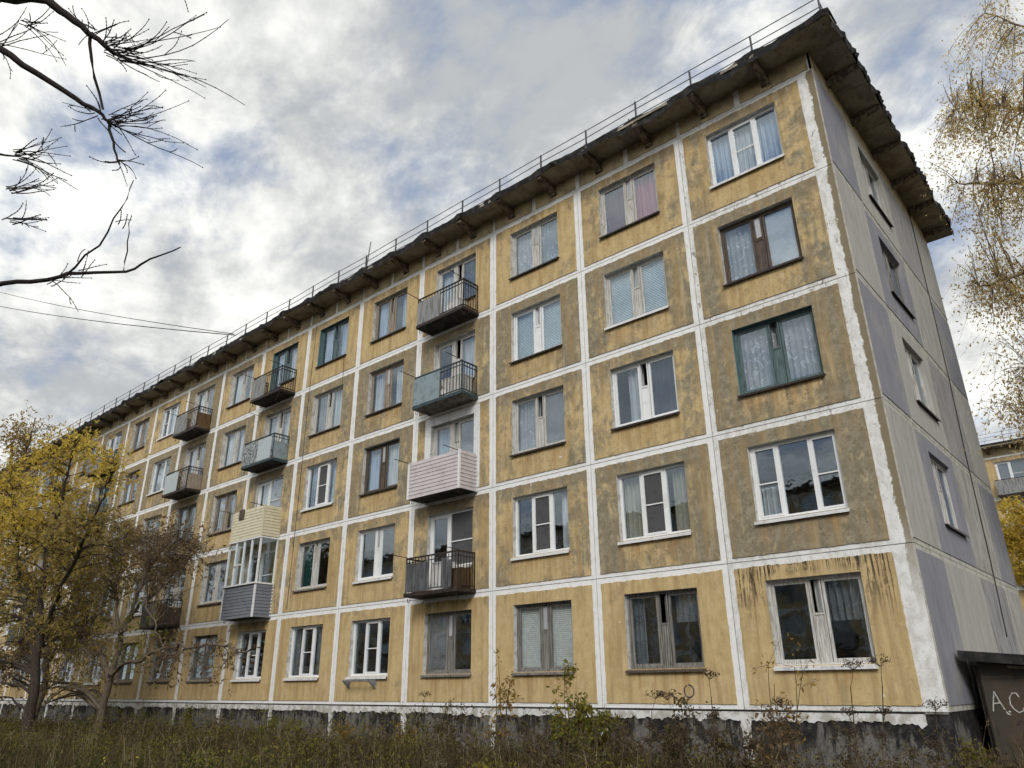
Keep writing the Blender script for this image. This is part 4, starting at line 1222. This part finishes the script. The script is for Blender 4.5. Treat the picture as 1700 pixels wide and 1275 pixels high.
def tree(name, base, stems, blobs, label, seed, leafmats, ntw=160, nlf=40, lsize=.11, bark='bark_brown', r0=.14, spread=.35, drooping=False, sub=4, cat='tree', twl=.8, group=None):
    """stems: list of polylines (trunk and limbs, each starting on the base or on an earlier one) with start radius;
    blobs: (centre, radii, weight, leaf material index)"""
    rg = np.random.default_rng(seed)
    root = tag(obj(name, None, None, base), label, cat, group)
    B = np.array(base, float)
    items = []; sk = []
    for pts, ra, rb in stems:
        pts = np.array(pts, float)
        # resample with wobble
        seg = []
        for i in range(len(pts) - 1):
            t = np.linspace(0, 1, 7)[:, None][:-1]
            seg.append(pts[i] * (1 - t) + pts[i + 1] * t)
        seg = np.concatenate(seg + [pts[-1:]])
        w = rg.normal(size=seg.shape) * .02 * np.linalg.norm(pts[-1] - pts[0]) * .35; w[0] = 0
        seg = seg + w
        items.append((seg - B, ra, rb, 8)); sk.append((seg, np.linspace(ra, rb, len(seg))))
    SK = np.concatenate([s for s, _ in sk]); SR = np.concatenate([r for _, r in sk])
    obj('trunk', tubes_mesh('trunk', items, bark), root)
    tw = []; LP = [[] for _ in leafmats]
    wts = np.array([bb[2] for bb in blobs], float); wts /= wts.sum()
    for i in range(ntw):
        bb = blobs[rg.choice(len(blobs), p=wts)]
        u = unit(rg.normal(size=3)) * rg.uniform(.25, 1.0) ** .5
        tgt = np.array(bb[0]) + u * np.array(bb[1])
        dd = np.linalg.norm(SK - tgt, axis=1) + 1.2 * np.maximum(0, SK[:, 2] - tgt[2] + .2) * (0 if drooping else 1)
        j = int(np.argmin(dd)); p = SK[j]
        L = np.linalg.norm(tgt - p)
        c = curve(p, tgt, .10 * L, 7, rg, .03)
        rr = min(SR[j] * .55, .010 + .012 * L)
        tw.append((c - B, rr, .006, 5))
        nlm = bb[3]
        # sub twigs
        for s in range(sub):
            q0 = c[rg.integers(2, 7)]
            if drooping:
                dirv = unit(rg.normal(size=3) * np.array([.35, .35, .2]) + np.array([0, 0, -1.0])); l = twl * rg.uniform(.5, 1.8)
            else:
                dirv = unit(rg.normal(size=3) + unit(tgt - p) * .8 + np.array([0, 0, .25])); l = twl * rg.uniform(.4, 1.1)
            q1 = q0 + dirv * l
            cc = curve(q0, q1, 0 if not drooping else -.03 * l, 5, rg, .03)
            tw.append((cc - B, .0035 if drooping else .006, .002 if drooping else .003, 3))
            t = rg.uniform(.15, 1.0, nlf)
            idx = np.clip((t * 4).astype(int), 0, 3); fr = (t * 4 - idx)[:, None]
            pp = cc[idx] * (1 - fr) + cc[idx + 1] * fr + rg.normal(size=(nlf, 3)) * spread * np.array([1, 1, .8]) * (.25 if drooping else .5)
            if not drooping: pp = np.repeat(pp[:max(1, nlf // 4)], 5, axis=0) + rg.normal(size=(max(1, nlf // 4) * 5, 3)) * .035
            LP[nlm].append(pp)
    obj('branches', tubes_mesh('branches', tw, bark), root)
    for mi, lm in enumerate(leafmats):
        if LP[mi]:
            P = np.concatenate(LP[mi]) - B
            obj('crown', leaves_mesh('crown', P, lsize, lm, rg), root)
    return root

# golden maple at far left
tree('maple_tree', (-26.6, -4.6, GZ), [
    ([(-26.6, -4.6, GZ - .1), (-26.8, -4.6, .6), (-27.2, -4.7, 2.6)], .19, .13),
    ([(-27.2, -4.7, 2.6), (-27.6, -4.9, 5.2), (-27.0, -5.0, 7.6), (-26.7, -5.0, 9.3)], .11, .02),
    ([(-27.0, -4.6, 1.8), (-29.4, -5.0, 4.2), (-31.5, -5.2, 7.0), (-33.2, -5.2, 9.0)], .09, .02),
    ([(-27.1, -4.7, 2.2), (-25.0, -4.8, 4.6), (-23.6, -4.8, 6.4), (-22.8, -4.9, 7.6)], .08, .02)],
    [((-33.5, -5.2, 8.4), (2.2, 1.6, 1.3), 1.4, 0), ((-28.6, -5, 6.9), (2.0, 1.5, 1.2), 1.1, 0), ((-26.8, -5, 8.7), (1.4, 1.2, .8), .8, 0), ((-23.8, -4.9, 7.2), (1.3, 1.1, .6), .5, 0),
     ((-31.0, -5, 6.0), (2.0, 1.6, 1.2), 1.0, 0), ((-28.0, -5, 4.8), (2.4, 1.8, 1.2), .7, 1), ((-28.6, -5, 4.4), (2.2, 1.6, 1.0), .4, 0), ((-24.8, -4.8, 5.4), (1.6, 1.5, 1.1), .7, 1), ((-30.0, -5, 3.2), (3.0, 1.8, 1.5), 1.0, 1), ((-26.0, -4.6, 3.2), (1.8, 1.4, 1.4), .6, 1), ((-30.5, -5.2, 1.0), (2.5, 1.5, 1.0), .6, 2)],
    'golden-leaved maple tree at the left edge, in front of the block', 11, ['leaf_gold', 'leaf_olive', 'leaf_brown'], ntw=250, nlf=8, lsize=.15, bark='bark_dark', sub=7, twl=.95)
# brownish seedy tree with forked trunk
tree('box_elder_tree', (-24.9, -3.0, GZ), [
    ([(-24.9, -3.0, GZ - .1), (-24.95, -3.0, -.2), (-24.7, -3.0, .95)], .15, .11),
    ([(-24.7, -3.0, .95), (-24.6, -3.0, 1.9), (-24.1, -3.0, 2.9), (-23.4, -3.0, 4.2), (-22.3, -3.0, 4.9), (-21.2, -3.0, 5.1)], .11, .02),
    ([(-24.7, -3.0, .9), (-23.2, -3.1, 1.3), (-20.5, -3.3, 1.6), (-17.6, -3.4, 1.55), (-15.2, -3.4, 1.4)], .07, .02),
    ([(-24.7, -3.0, .7), (-25.8, -3.1, 1.7), (-27.3, -3.2, 2.5), (-29.2, -3.3, 2.8)], .11, .03),
    ([(-24.5, -3.0, 2.0), (-25.4, -3.1, 3.6), (-25.7, -3.0, 5.2), (-26.2, -3, 6.4)], .07, .015),
    ([(-24.2, -3.0, 2.6), (-22.8, -3.2, 3.2), (-21.4, -3.3, 2.4), (-20.6, -3.3, 1.6)], .05, .012)],
    [((-22.0, -3.0, 4.7), (1.7, 1.0, .9), 1.3, 1), ((-20.2, -3.0, 4.4), (1.3, .8, .8), .35, 1), ((-25.0, -3, 4.6), (1.8, 1.2, 1.3), 1.0, 0), ((-27.4, -3.1, 4.4), (1.8, 1.2, 1.6), 1.1, 0), ((-28.4, -3.2, 2.6), (1.8, 1.2, 1.2), .9, 0),
     ((-26.2, -3.0, 6.0), (1.5, 1, 1.0), .6, 0), ((-23.2, -3.2, 2.0), (1.2, .9, .9), .45, 2), ((-26.4, -3.1, 1.2), (1.6, 1, 1.0), .6, 0), ((-18.4, -3.4, 1.3), (2.2, .7, .8), .30, 1), ((-16.4, -3.4, 1.2), (1.4, .6, .7), .16, 1), ((-30.0, -3.3, 1.0), (1.8, 1.2, 1.2), .5, 0)],
    'half-bare tree with forked dark trunk and brown seed clusters, left of the clad balconies', 12, ['leaf_olive', 'leaf_brown', 'leaf_green'], ntw=290, nlf=6, lsize=.115, bark='bark_brown', sub=8, twl=.85)
# tall thin crown behind, far left
tree('ash_tree', (-41.5, -3.2, GZ), [
    ([(-41.5, -3.2, GZ - .1), (-41.4, -3.2, 4), (-41.6, -3.2, 8.6)], .24, .12),
    ([(-41.6, -3.2, 8.6), (-42.6, -3.1, 11.5), (-43.3, -3, 14.2)], .10, .02), ([(-41.6, -3.2, 8.8), (-40.8, -3, 11.6), (-40.4, -3, 13.9)], .10, .02), ([(-41.5, -3.2, 7.6), (-39.6, -3.2, 9.8), (-38.9, -3.2, 11.2)], .07, .02)],
    [((-43.2, -3, 13.2), (1.4, 1, 1.3), 1, 0), ((-40.4, -3, 12.9), (1.1, 1, 1.3), 1, 0), ((-39.4, -3.2, 10.4), (1.2, 1, 1.0), .8, 0), ((-42, -3, 8.5), (2.6, 1.4, 2.2), 1.2, 1), ((-41, -3, 4.5), (3, 1.6, 2.5), 1.6, 1)],
    'tall sparse tree with grey twigs rising at the left edge above the eaves', 13, ['leaf_ochre', 'leaf_olive'], ntw=110, nlf=8, lsize=.16, bark='bark_brown', sub=4, twl=1.0)
tree('maple_tree', (-33.5, -2.2, GZ), [
    ([(-33.5, -2.2, GZ - .1), (-33.4, -2.2, 2.0), (-33.8, -2.3, 4.2)], .16, .10), ([(-33.8, -2.3, 4.2), (-34.2, -2.4, 7.4)], .08, .02), ([(-33.4, -2.2, 2.4), (-31.6, -2.3, 4.6), (-30.8, -2.3, 6.0)], .08, .02), ([(-33.4, -2.2, 1.6), (-35.6, -2.4, 3.8)], .08, .02)],
    [((-34, -2.4, 6.4), (2.0, 1.2, 1.4), 1, 0), ((-31.2, -2.3, 5.2), (1.8, 1.1, 1.4), 1, 0), ((-35.6, -2.4, 3.4), (2.0, 1.2, 1.8), 1, 0), ((-32, -2.2, 2.2), (2.4, 1.2, 1.6), 1, 0)],
    'brown-olive tree behind the golden maple, close to the block', 14, ['leaf_olive'], ntw=80, nlf=8, lsize=.14, bark='bark_brown', sub=6, twl=.9)

# birch on the right
tree('birch_tree', (6.4, 7.2, GZ), [
    ([(6.4, 7.2, GZ - .1), (6.3, 7.1, 4), (6.1, 7.0, 9), (5.6, 7.0, 14), (5.0, 7.0, 19.5)], .26, .05),
    ([(6.2, 7.0, 7.5), (4.4, 7.0, 9.3), (2.6, 7.0, 10.2), (1.4, 7.0, 10.3)], .12, .02),
    ([(6.1, 7.0, 9.6), (4.4, 7.0, 11.8), (2.6, 7.0, 13.0), (1.5, 7.1, 13.6)], .13, .02),
    ([(5.8, 7.0, 12), (4.2, 7.0, 14.4), (2.8, 7.0, 15.6), (2.0, 7.0, 15.9)], .11, .02),
    ([(5.5, 7.0, 14.5), (4.4, 6.9, 17), (3.4, 6.9, 18.6)], .06, .015),
    ([(6.2, 7.0, 6.0), (4.6, 6.9, 7.4), (2.8, 6.9, 7.9), (1.9, 6.9, 7.7)], .10, .015), ([(6.3, 7.0, 4.6), (4.6, 6.9, 6.0), (2.8, 6.9, 6.6), (1.6, 6.9, 6.5)], .08, .012)],
    [((2.0, 7.0, 14.4), (1.2, 1.4, 1.5), 1.3, 0), ((3.2, 7.0, 16.9), (1.1, 1.4, 1.6), 1.1, 0), ((2.4, 7.0, 12.4), (1.4, 1.5, 1.4), 1.3, 0), ((1.7, 7.0, 10.9), (1.0, 1.3, 1.1), 1.0, 0), ((2.8, 7.0, 9.9), (1.5, 1.5, 1.3), 1.1, 0),
     ((2.1, 7.0, 8.3), (1.1, 1.3, 1.1), 1.1, 0), ((5.0, 7.0, 13.5), (2.2, 1.8, 3.5), .8, 0), ((5.2, 7.0, 9.5), (2.2, 1.8, 2.2), .6, 0), ((3.4, 7, 14.6), (1.3, 1.4, 1.2), 1.0, 0), ((4.2, 7, 18.6), (1.0, 1, 1.3), .6, 0), ((3.2, 7, 7.6), (1.2, 1.2, 1.0), .8, 0), ((2.2, 7, 16.0), (.9, 1, .9), .5, 0), ((2.9, 7, 12.4), (1.6, 1.6, 6.2), 5.0, 0), ((1.5, 7, 6.9), (.9, 1, .9), .8, 0), ((2.4, 7, 6.2), (1.0, 1, .9), .6, 0)],
    'tall birch with hanging twigs and thin yellow leaves at the right edge', 21, ['leaf_birch'], ntw=430, nlf=9, lsize=.095, bark='bark_twig', sub=6, twl=.8, drooping=True, spread=.7)
# yellow tree before the far block
tree('rowan_tree', (1.2, 22.0, GZ), [
    ([(1.2, 22, GZ - .1), (1.1, 22, 2.2), (.4, 22, 4.6), (-.4, 22, 6.6)], .14, .03), ([(1.0, 22, 2.6), (-.2, 22, 4.0), (-1.4, 22, 5.4)], .07, .015), ([(.9, 22, 3.4), (1.8, 22, 5.5), (2.0, 22, 7)], .07, .02)],
    [((-1.1, 22, 6.4), (.9, .9, 1.1), 1.2, 0), ((-1.3, 22, 5.0), (.8, .9, .9), 1, 0), ((.6, 22, 6.6), (1.5, 1.2, 1.4), 1, 0), ((.6, 22, 4.4), (1.5, 1.2, 1.2), 1, 0)],
    'yellow-leaved tree between the end wall and the far block', 22, ['leaf_gold'], ntw=90, nlf=24, lsize=.15, bark='bark_dark', sub=4, twl=.6)

# bare overhanging tree, upper left
def bare_tree():
    rg = np.random.default_rng(5)
    base = (-4.4, -14.3, GZ)
    root = tag(obj('bare_tree', None, None, base), 'bare dark tree whose budded twigs hang into the upper left', 'tree')
    B = np.array(base)
    st = [([(-4.4, -14.3, GZ - .1), (-4.35, -14.3, 1.2), (-4.2, -14.25, 3.0), (-4.15, -14.2, 5.4), (-4.0, -14.1, 8.5)], .16, .04),
          ([(-4.15, -14.2, 4.9), (-2.9, -14.0, 5.15), (-2.0, -13.8, 5.0), (-1.52, -13.61, 4.77), (-1.44, -13.48, 4.67), (-1.35, -13.34, 4.56), (-1.26, -13.2, 4.44), (-1.2, -13.12, 4.39)], .045, .010),
          ([(-4.2, -14.22, 4.2), (-3.0, -14.1, 4.75), (-2.3, -13.95, 4.75), (-1.84, -13.72, 4.46), (-1.69, -13.51, 4.31), (-1.54, -13.28, 4.14), (-1.44, -13.15, 4.05), (-1.40, -13.08, 3.99)], .036, .009),
          ([(-4.3, -14.25, 2.2), (-3.2, -13.7, 2.85), (-2.24, -13.27, 2.99), (-1.99, -13.06, 3.01), (-1.83, -12.94, 3.05), (-1.58, -12.73, 3.06), (-1.44, -12.64, 3.13), (-1.26, -12.53, 3.21)], .022, .004),
          ([(-1.91, -13.0, 3.02), (-1.68, -12.91, 3.23), (-1.48, -12.86, 3.46), (-1.38, -12.87, 3.63)], .008, .003),
          ([(-1.59, -12.74, 3.06), (-1.52, -12.78, 3.25), (-1.45, -12.81, 3.41)], .005, .003),
          ([(-1.35, -13.34, 4.54), (-1.36, -13.30, 4.35), (-1.42, -13.14, 4.08)], .012, .008),
          ([(-1.41, -13.08, 3.98), (-1.37, -13.05, 3.83), (-1.33, -13.02, 3.72), (-1.32, -12.99, 3.66)], .011, .005),
          ([(-4.2, -14.2, 3.4), (-3.0, -13.9, 3.9), (-2.3, -13.55, 3.95), (-1.98, -13.42, 3.82)], .020, .006)]
    it = []
    for pts, a, c in st:
        p = np.array(pts, float)
        q = np.concatenate([p[i] + (p[i + 1] - p[i]) * np.array([[0], [.34], [.67]]) for i in range(len(p) - 1)] + [p[-1:]])
        q[1:-1] += rg.normal(size=(len(q) - 2, 3)) * .006
        it.append((q - B, a, c, 7))
    obj('trunk', tubes_mesh('trunk', it[:1], 'bark_dark'), root)
    for x in it[1:]: obj('branch', tubes_mesh('branch', [x], 'twig_black'), root)
    rtv = np.array(rt); upv = np.array(up)
    tw = MB()
    def twig(p, d, l, r=.0032, bend=.25):
        d = unit(np.array(d)); pts = [p]; q = p.copy()
        bv = rg.normal(size=3) * bend * .9
        n = 8
        for i in range(n):
            d = unit(d + bv / n * 2 + rg.normal(size=3) * .06 + np.array([0, 0, .02]))
            if i in (3, 5) and l > .2 and rg.random() < .45: twig(q.copy(), d + rg.normal(size=3) * .5, l * rg.uniform(.15, .35), r * .75)
            q = q + d * l / n; pts.append(q.copy())
        tw.tube([tuple(x - B) for x in pts], [r * (1.15 - .6 * i / n) for i in range(n + 1)], 5)
        for i in range(2, n + 1):   # buds
            if rg.random() < .75:
                c = pts[i]; tw.tube([tuple(c - B - d * .004), tuple(c - B + d * .001), tuple(c - B + d * .006)], [.002, r * 1.35 + .0006, .0015], 5)
    X = np.array([.75, .66, 0])      # roughly sideways across the view
    def burst(c, n, l0, l1, side, zlo, zhi):
        for i in range(n):
            d = X * rg.uniform(*side) + np.array([0, 0, 1]) * rg.uniform(zlo, zhi) + rg.normal(size=3) * .22
            twig(np.array(c) + rg.normal(size=3) * .02, d, rg.uniform(l0, l1), .0030 + rg.random() * .0010)
    burst((-1.28, -13.22, 4.46), 15, .12, .42, (.6, 1.1), -.75, .15)
    burst((-1.23, -13.15, 4.41), 13, .35, .92, (.9, 1.2), -.34, .04)
    burst((-1.30, -13.26, 4.49), 8, .10, .24, (-.2, .9), .2, 1.1)
    burst((-1.35, -13.34, 4.56), 8, .10, .28, (-.8, .8), -.5, .9)
    burst((-1.42, -13.10, 4.02), 14, .10, .36, (.2, 1.1), -.8, .7)
    burst((-1.40, -13.08, 3.98), 8, .3, .62, (.8, 1.1), -.35, .1)
    burst((-1.44, -13.15, 4.05), 6, .12, .26, (-.8, .3), -.9, .9)
    burst((-1.32, -13.0, 3.68), 9, .10, .20, (-.9, 1.1), -.3, .35)
    burst((-2.0, -13.44, 3.84), 16, .15, .42, (.5, 1.1), -.45, .45)
    burst((-2.05, -13.40, 3.58), 12, .15, .36, (.6, 1.1), -.35, .35)
    burst((-2.10, -13.34, 3.40), 9, .12, .32, (.6, 1.1), -.4, .4)
    burst((-1.75, -13.65, 4.68), 8, .2, .45, (.5, 1.1), -.5, .2)
    burst((-1.95, -13.75, 4.55), 7, .2, .5, (.5, 1.1), -.4, .3)
    burst((-1.98, -13.05, 3.00), 5, .12, .35, (.3, 1.0), -.6, .3)
    burst((-1.82, -12.93, 3.06), 4, .10, .22, (-.2, .6), .5, 1.0)
    burst((-1.55, -12.85, 3.38), 3, .06, .12, (.2, .8), .2, .8)
    burst((-.95, -13.0, 4.98), 4, .12, .22, (.4, 1.0), -1.0, -.3)
    obj('twigs', tw.mesh('twigs', 'twig_black', True), root)['kind'] = 'stuff'
bare_tree()

# saplings and weeds by the wall ----------------------------------------
def sapling(name, base, h, n, spreadr, mat, label, seed, lsize=.09, nl=22, cat='shrub', bark='stem_dry', leafy=.35, group='shrubs and saplings along the wall'):
    rg = np.random.default_rng(seed)
    root = tag(obj(name, None, None, base), label, cat, group)
    it = []; LP = []
    for i in range(n):
        a = rg.uniform(0, 6.28); q = spreadr * rg.uniform(.2, 1)
        top = np.array([math.cos(a) * q, math.sin(a) * q * .7, h * rg.uniform(.55, 1.0)])
        c = curve(np.array([rg.normal() * .04, rg.normal() * .04, -.1]), top, .08, 8, rg, .02)
        it.append((c, .011, .004, 5))
        for s in range(6):
            j = rg.integers(3, 8); d = unit(rg.normal(size=3) + np.array([0, 0, .4])); l = h * rg.uniform(.08, .2)
            cc = curve(c[j], c[j] + d * l, .02, 5, rg, .03); it.append((cc, .004, .002, 3))
            t = rg.uniform(leafy, 1, nl); idx = np.clip((t * 4).astype(int), 0, 3); fr = (t * 4 - idx)[:, None]
            LP.append(cc[idx] * (1 - fr) + cc[idx + 1] * fr + rg.normal(size=(nl, 3)) * .045)
    obj('stems', tubes_mesh('stems', it, bark), root)
    if nl: obj('foliage', leaves_mesh('foliage', np.concatenate(LP), lsize, mat, rg, droop=.8), root)
    return root
sapling('sapling', (-8.3, -1.5, GZ), 2.35, 5, .55, 'leaf_ochre', 'ochre-leaved sapling in front of the joint between the third and fourth bays', 31, .10, 10, leafy=.2)
sapling('bush', (-5.75, -2.0, GZ), 1.5, 12, .6, 'leaf_green', 'green-yellow bush against the black plinth below the second bay', 32, .11, 22)
sapling('sapling', (-6.05, -2.0, GZ), 2.0, 3, .3, 'leaf_green', 'slim pinnate-leaved sapling rising out of the green bush', 33, .11, 12)
sapling('sapling', (-1.55, -3.0, GZ), 2.75, 4, .45, 'leaf_ochre', 'tall spindly sapling with few ochre leaves before the corner ground-floor window', 34, .08, 4, leafy=.4)
sapling('bush', (-1.6, -3.4, GZ), 1.25, 9, .5, 'leaf_brown', 'withered brown bush with yellow leaves below the corner window', 35, .08, 14)
sapling('bush', (-3.1, -3.3, GZ), 1.35, 10, .55, 'weed_dark', 'dark withered bush below the second-bay ground-floor window', 36, .07, 14)
sapling('bush', (-2.2, -3.2, GZ), 1.3, 8, .5, 'weed_dark', 'dark brown withered weeds left of the corner umbels', 37, .07, 14)
sapling('bush', (.35, -.6, GZ), .8, 6, .2, 'leaf_green', 'small yellow-green weed at the foot of the building corner', 38, .06, 18)
for i, (x, y, h, mt, lab) in enumerate([(-10.2, -1.2, 1.25, 'weed_dark', 'dark dry weed under the fourth-bay ground-floor window'), (-11.9, -1.0, 1.0, 'leaf_ochre', 'low ochre weed by the plinth under the fourth bay'), (-13.6, -1.3, .85, 'leaf_ochre', 'tawny weed by the plinth at the joint of the fourth and fifth bays'),
        (-16.2, -1.2, .9, 'leaf_green', 'dull green weed below the fifth-bay window'), (-17.6, -1.3, .95, 'leaf_green', 'dull green weed below the sixth bay'), (-19.8, -1.5, .9, 'leaf_brown', 'brown weed below the seventh-bay window'),
        (-22.0, -1.4, 1.1, 'leaf_green', 'dark green shrub at the foot of the eighth bay'), (-7.2, -1.6, 1.05, 'weed_dark', 'dark dry weed below the third-bay window'), (-4.4, -2.6, 1.15, 'weed_dark', 'dry weed between the green bush and the dark withered bush')]):
    sapling('weed', (x, y, GZ), h, 8, .5, mt, lab, 50 + i, .07, 12, cat='weed', group='weeds along the plinth')
def tangle(name, n, xa, xb_, ya, yb, h0, h1, mat, seed, label, nl, stem='stem_dry'):
    rg = np.random.default_rng(seed); it = []; LP = []
    for i in range(n):
        b0 = np.array([rg.uniform(xa, xb_), rg.uniform(ya, yb), GZ - .05]); h = rg.uniform(h0, h1)
        top = b0 + np.array([rg.normal() * .28 * h, rg.normal() * .2 * h, h])
        c = curve(b0, top, .04, 6, rg, .025); it.append((c, .007, .003, 4))
        for q in range(5):
            j = rg.integers(2, 6); cc = curve(c[j], c[j] + unit(rg.normal(size=3) + np.array([0, 0, .5])) * h * rg.uniform(.1, .28), 0, 4, rg, .04); it.append((cc, .0035, .002, 3))
            if nl: LP.append(cc[rg.integers(1, 4, nl)] + rg.normal(size=(nl, 3)) * .03)
    o = obj(name, tubes_mesh(name, it, stem)); o['kind'] = 'stuff'; o['label'] = label
    if nl:
        l = obj('withered_leaves', leaves_mesh('withered_leaves', np.concatenate(LP), .05, mat, rg, .6), o); l['kind'] = 'stuff'
tangle('tangled_weeds', 170, -9, 1.2, -4.5, -1.2, .6, 1.25, 'weed_dark', 91, 'tangled dark dry weeds before the corner bays', 9)
tangle('tangled_weeds', 240, -30, -8, -4.0, -.6, .55, 1.15, 'leaf_green', 92, 'tangled grey-green weeds before the middle bays', 8)
tangle('tangled_weeds', 240, -26, 1, -7.0, -2.0, .5, 1.05, 'straw', 93, 'pale bent dry stems across the foreground', 3, 'stem_pale')
tangle('tangled_weeds', 90, -20, -3, -8.5, -5.0, .5, 1.0, 'weed_dark', 94, 'dark bent weeds rising at the bottom edge', 8)
def umbel(base, h, lean, label, seed):
    rg = np.random.default_rng(seed)
    root = tag(obj('dry_umbel', None, None, base), label, 'dry plant', 'dry umbels before the wall')
    it = []; hd = MB()
    top = np.array([lean, .05, h])
    c = curve(np.array([0, 0, -.1]), top, .0, 8, rg, .012); it.append((c, .012, .006, 5))
    forks = [(c[-1], 1.0)] + [(c[j], .7) for j in (5, 4)]
    for p, s in forks:
        d0 = unit(rg.normal(size=3) * .35 + np.array([lean * .4, 0, 1.0])); q = p + d0 * .22 * s
        it.append((curve(p, q, 0, 4, rg, .02), .005, .004, 4))
        for i in range(16):
            a = rg.uniform(0, 6.28); rr = .14 * s * rg.uniform(.3, 1)
            e = q + np.array([math.cos(a) * rr, math.sin(a) * rr, .10 * s * (1 - (rr / .14) ** 2 * .4)])
            it.append((curve(q, e, 0, 3, rg, .02), .0025, .002, 3))
            for m in range(6):
                ee = e + rg.normal(size=3) * .022
                hd.tube([tuple(ee - .006), tuple(ee), tuple(ee + .006)], [.002, .0055, .002], 4)
    obj('stalk', tubes_mesh('stalk', it, 'stem_dry'), root)
    o = obj('seed_head', hd.mesh('seed_head', 'umbel_dry'), root); o['kind'] = 'stuff'
umbel((-2.15, -4.0, GZ), 1.48, .05, 'dry umbel with a dark round head left of the corner window', 61)
umbel((-2.5, -4.1, GZ), 1.25, -.12, 'short dry umbel leaning left beside the round-headed one', 62)
umbel((-.30, -4.0, GZ), 1.55, .10, 'tall dry umbel in front of the corner window sill', 63)
umbel((-.05, -4.0, GZ), 1.62, .28, 'tall dry umbel leaning right below the corner joint', 64)
umbel((-1.0, -4.2, GZ), 1.18, -.08, 'low dry umbel under the middle of the corner window', 65)
umbel((-3.3, -3.8, GZ), 1.28, .1, 'dry umbel under the second-bay window', 66)
umbel((.55, -3.6, GZ), 1.15, .06, 'small dry umbel at the building corner', 67)
umbel((-10.8, -1.6, GZ), 1.25, .05, 'small dry umbel before the fourth-bay plinth', 68)

# grass ---------------------------------------------------------------
def blades(name, n, xa, xb_, ya, yb, h0, h1, wd, mat, seed, lean=.35, keep=None):
    rg = np.random.default_rng(seed)
    x = rg.uniform(xa, xb_, n); y = rg.uniform(ya, yb, n)
    # clumping
    cl = .5 + .5 * np.sin(x * 1.7 + 2 * np.sin(y * .9)) * np.cos(y * 1.3 + np.sin(x * .8))
    m = rg.random(n) < (.35 + .65 * cl)
    if keep is not None: m &= keep(x, y)
    x, y, cl = x[m], y[m], cl[m]; n = len(x)
    z = -1.22 + .05 * np.sin(x * .7) * np.cos(y * .9) + .03 * np.sin(x * 1.9 + y * 1.3) - .02
    h = rg.uniform(h0, h1, n) * (.65 + .5 * cl)
    a = rg.uniform(0, 6.28, n); d = np.stack([np.cos(a), np.sin(a), np.zeros(n)], 1)
    s = np.stack([-np.sin(a), np.cos(a), np.zeros(n)], 1) * (wd * rg.uniform(.6, 1.4, n))[:, None]
    P = np.stack([x, y, z], 1); U = np.array([0, 0, 1.0])
    ln = (rg.uniform(.0, lean, n) * h)[:, None]
    M = P + U * (h * .55)[:, None] + d * ln * .35
    T = P + U * h[:, None] + d * ln
    V = np.stack([P - s, P + s, M + s * .8, M - s * .8, T + s * .12, T - s * .12], 1).reshape(-1, 3)
    i = np.arange(n)[:, None] * 6
    F = np.concatenate([i + np.array([0, 1, 2, 3]), i + np.array([3, 2, 4, 5])])
    o = obj(name, np_mesh(name, V, F, mat)); o['kind'] = 'stuff'
    return o
ok = lambda x, y: (y < -.05) | (x > .1)
near = lambda x, y: ((x - 3.2) ** 2 + (y + 14.3) ** 2 > 6.0 ** 2) & ok(x, y)
o = blades('grass', 120000, -50, 5, -11, .0, .10, .34, .008, 'grass_blades', 71, 1.3, near); o['label'] = 'rough autumn grass covering the ground before the block'
o = blades('grass', 11000, -30, 5, -11, -.05, .30, .80, .005, 'straw', 72, .9, near); o['label'] = 'dry straw stalks standing among the grass'
o = blades('weeds', 30000, -30, 2, -3.6, -.1, .20, .62, .010, 'weed_dark', 73, 1.1, near); o['label'] = 'dark withered weeds massed along the plinth'
def undergrowth(name, n, mat, seed, label, ya, yb, hmax, size, dens):
    rg = np.random.default_rng(seed)
    x = rg.uniform(-48, 3, n); y = rg.uniform(ya, yb, n)
    w = .5 + .25 * np.sin(x * .9 + seed) + .25 * np.sin(x * 2.3 + y * 1.9 + seed * 2)
    m = (rg.random(n) < w * dens) & ((x - 3.2) ** 2 + (y + 14.3) ** 2 > 49)
    x, y, w = x[m], y[m], w[m]
    z = GZ + rg.random(len(x)) ** 1.3 * hmax * (.25 + w)
    o = obj(name, leaves_mesh(name, np.stack([x, y, z], 1), size, mat, rg, .1, .55)); o['kind'] = 'stuff'; o['label'] = label
undergrowth('undergrowth', 60000, 'leaf_green', 81, 'low green undergrowth in the rough grass', -6, -.15, .52, .075, .9)
undergrowth('undergrowth', 52000, 'weed_dark', 82, 'low brown withered undergrowth beside the plinth', -4.5, -.1, .72, .07, 1.0)
undergrowth('fallen_leaves', 5000, 'leaf_gold', 84, 'fallen yellow leaves scattered in the grass', -9, -.2, .28, .07, .8)
undergrowth('undergrowth', 26000, 'grass_blades', 83, 'dark matted leaves in the foreground grass', -11, -3, .30, .08, 1.0)
o = blades('grass', 9000, .1, 6, -2, 6, .3, .8, .007, 'straw', 74, .6, lambda x, y: ((y < 1.2) | (x < .2))); o['label'] = 'dry grass at the foot of the end wall'
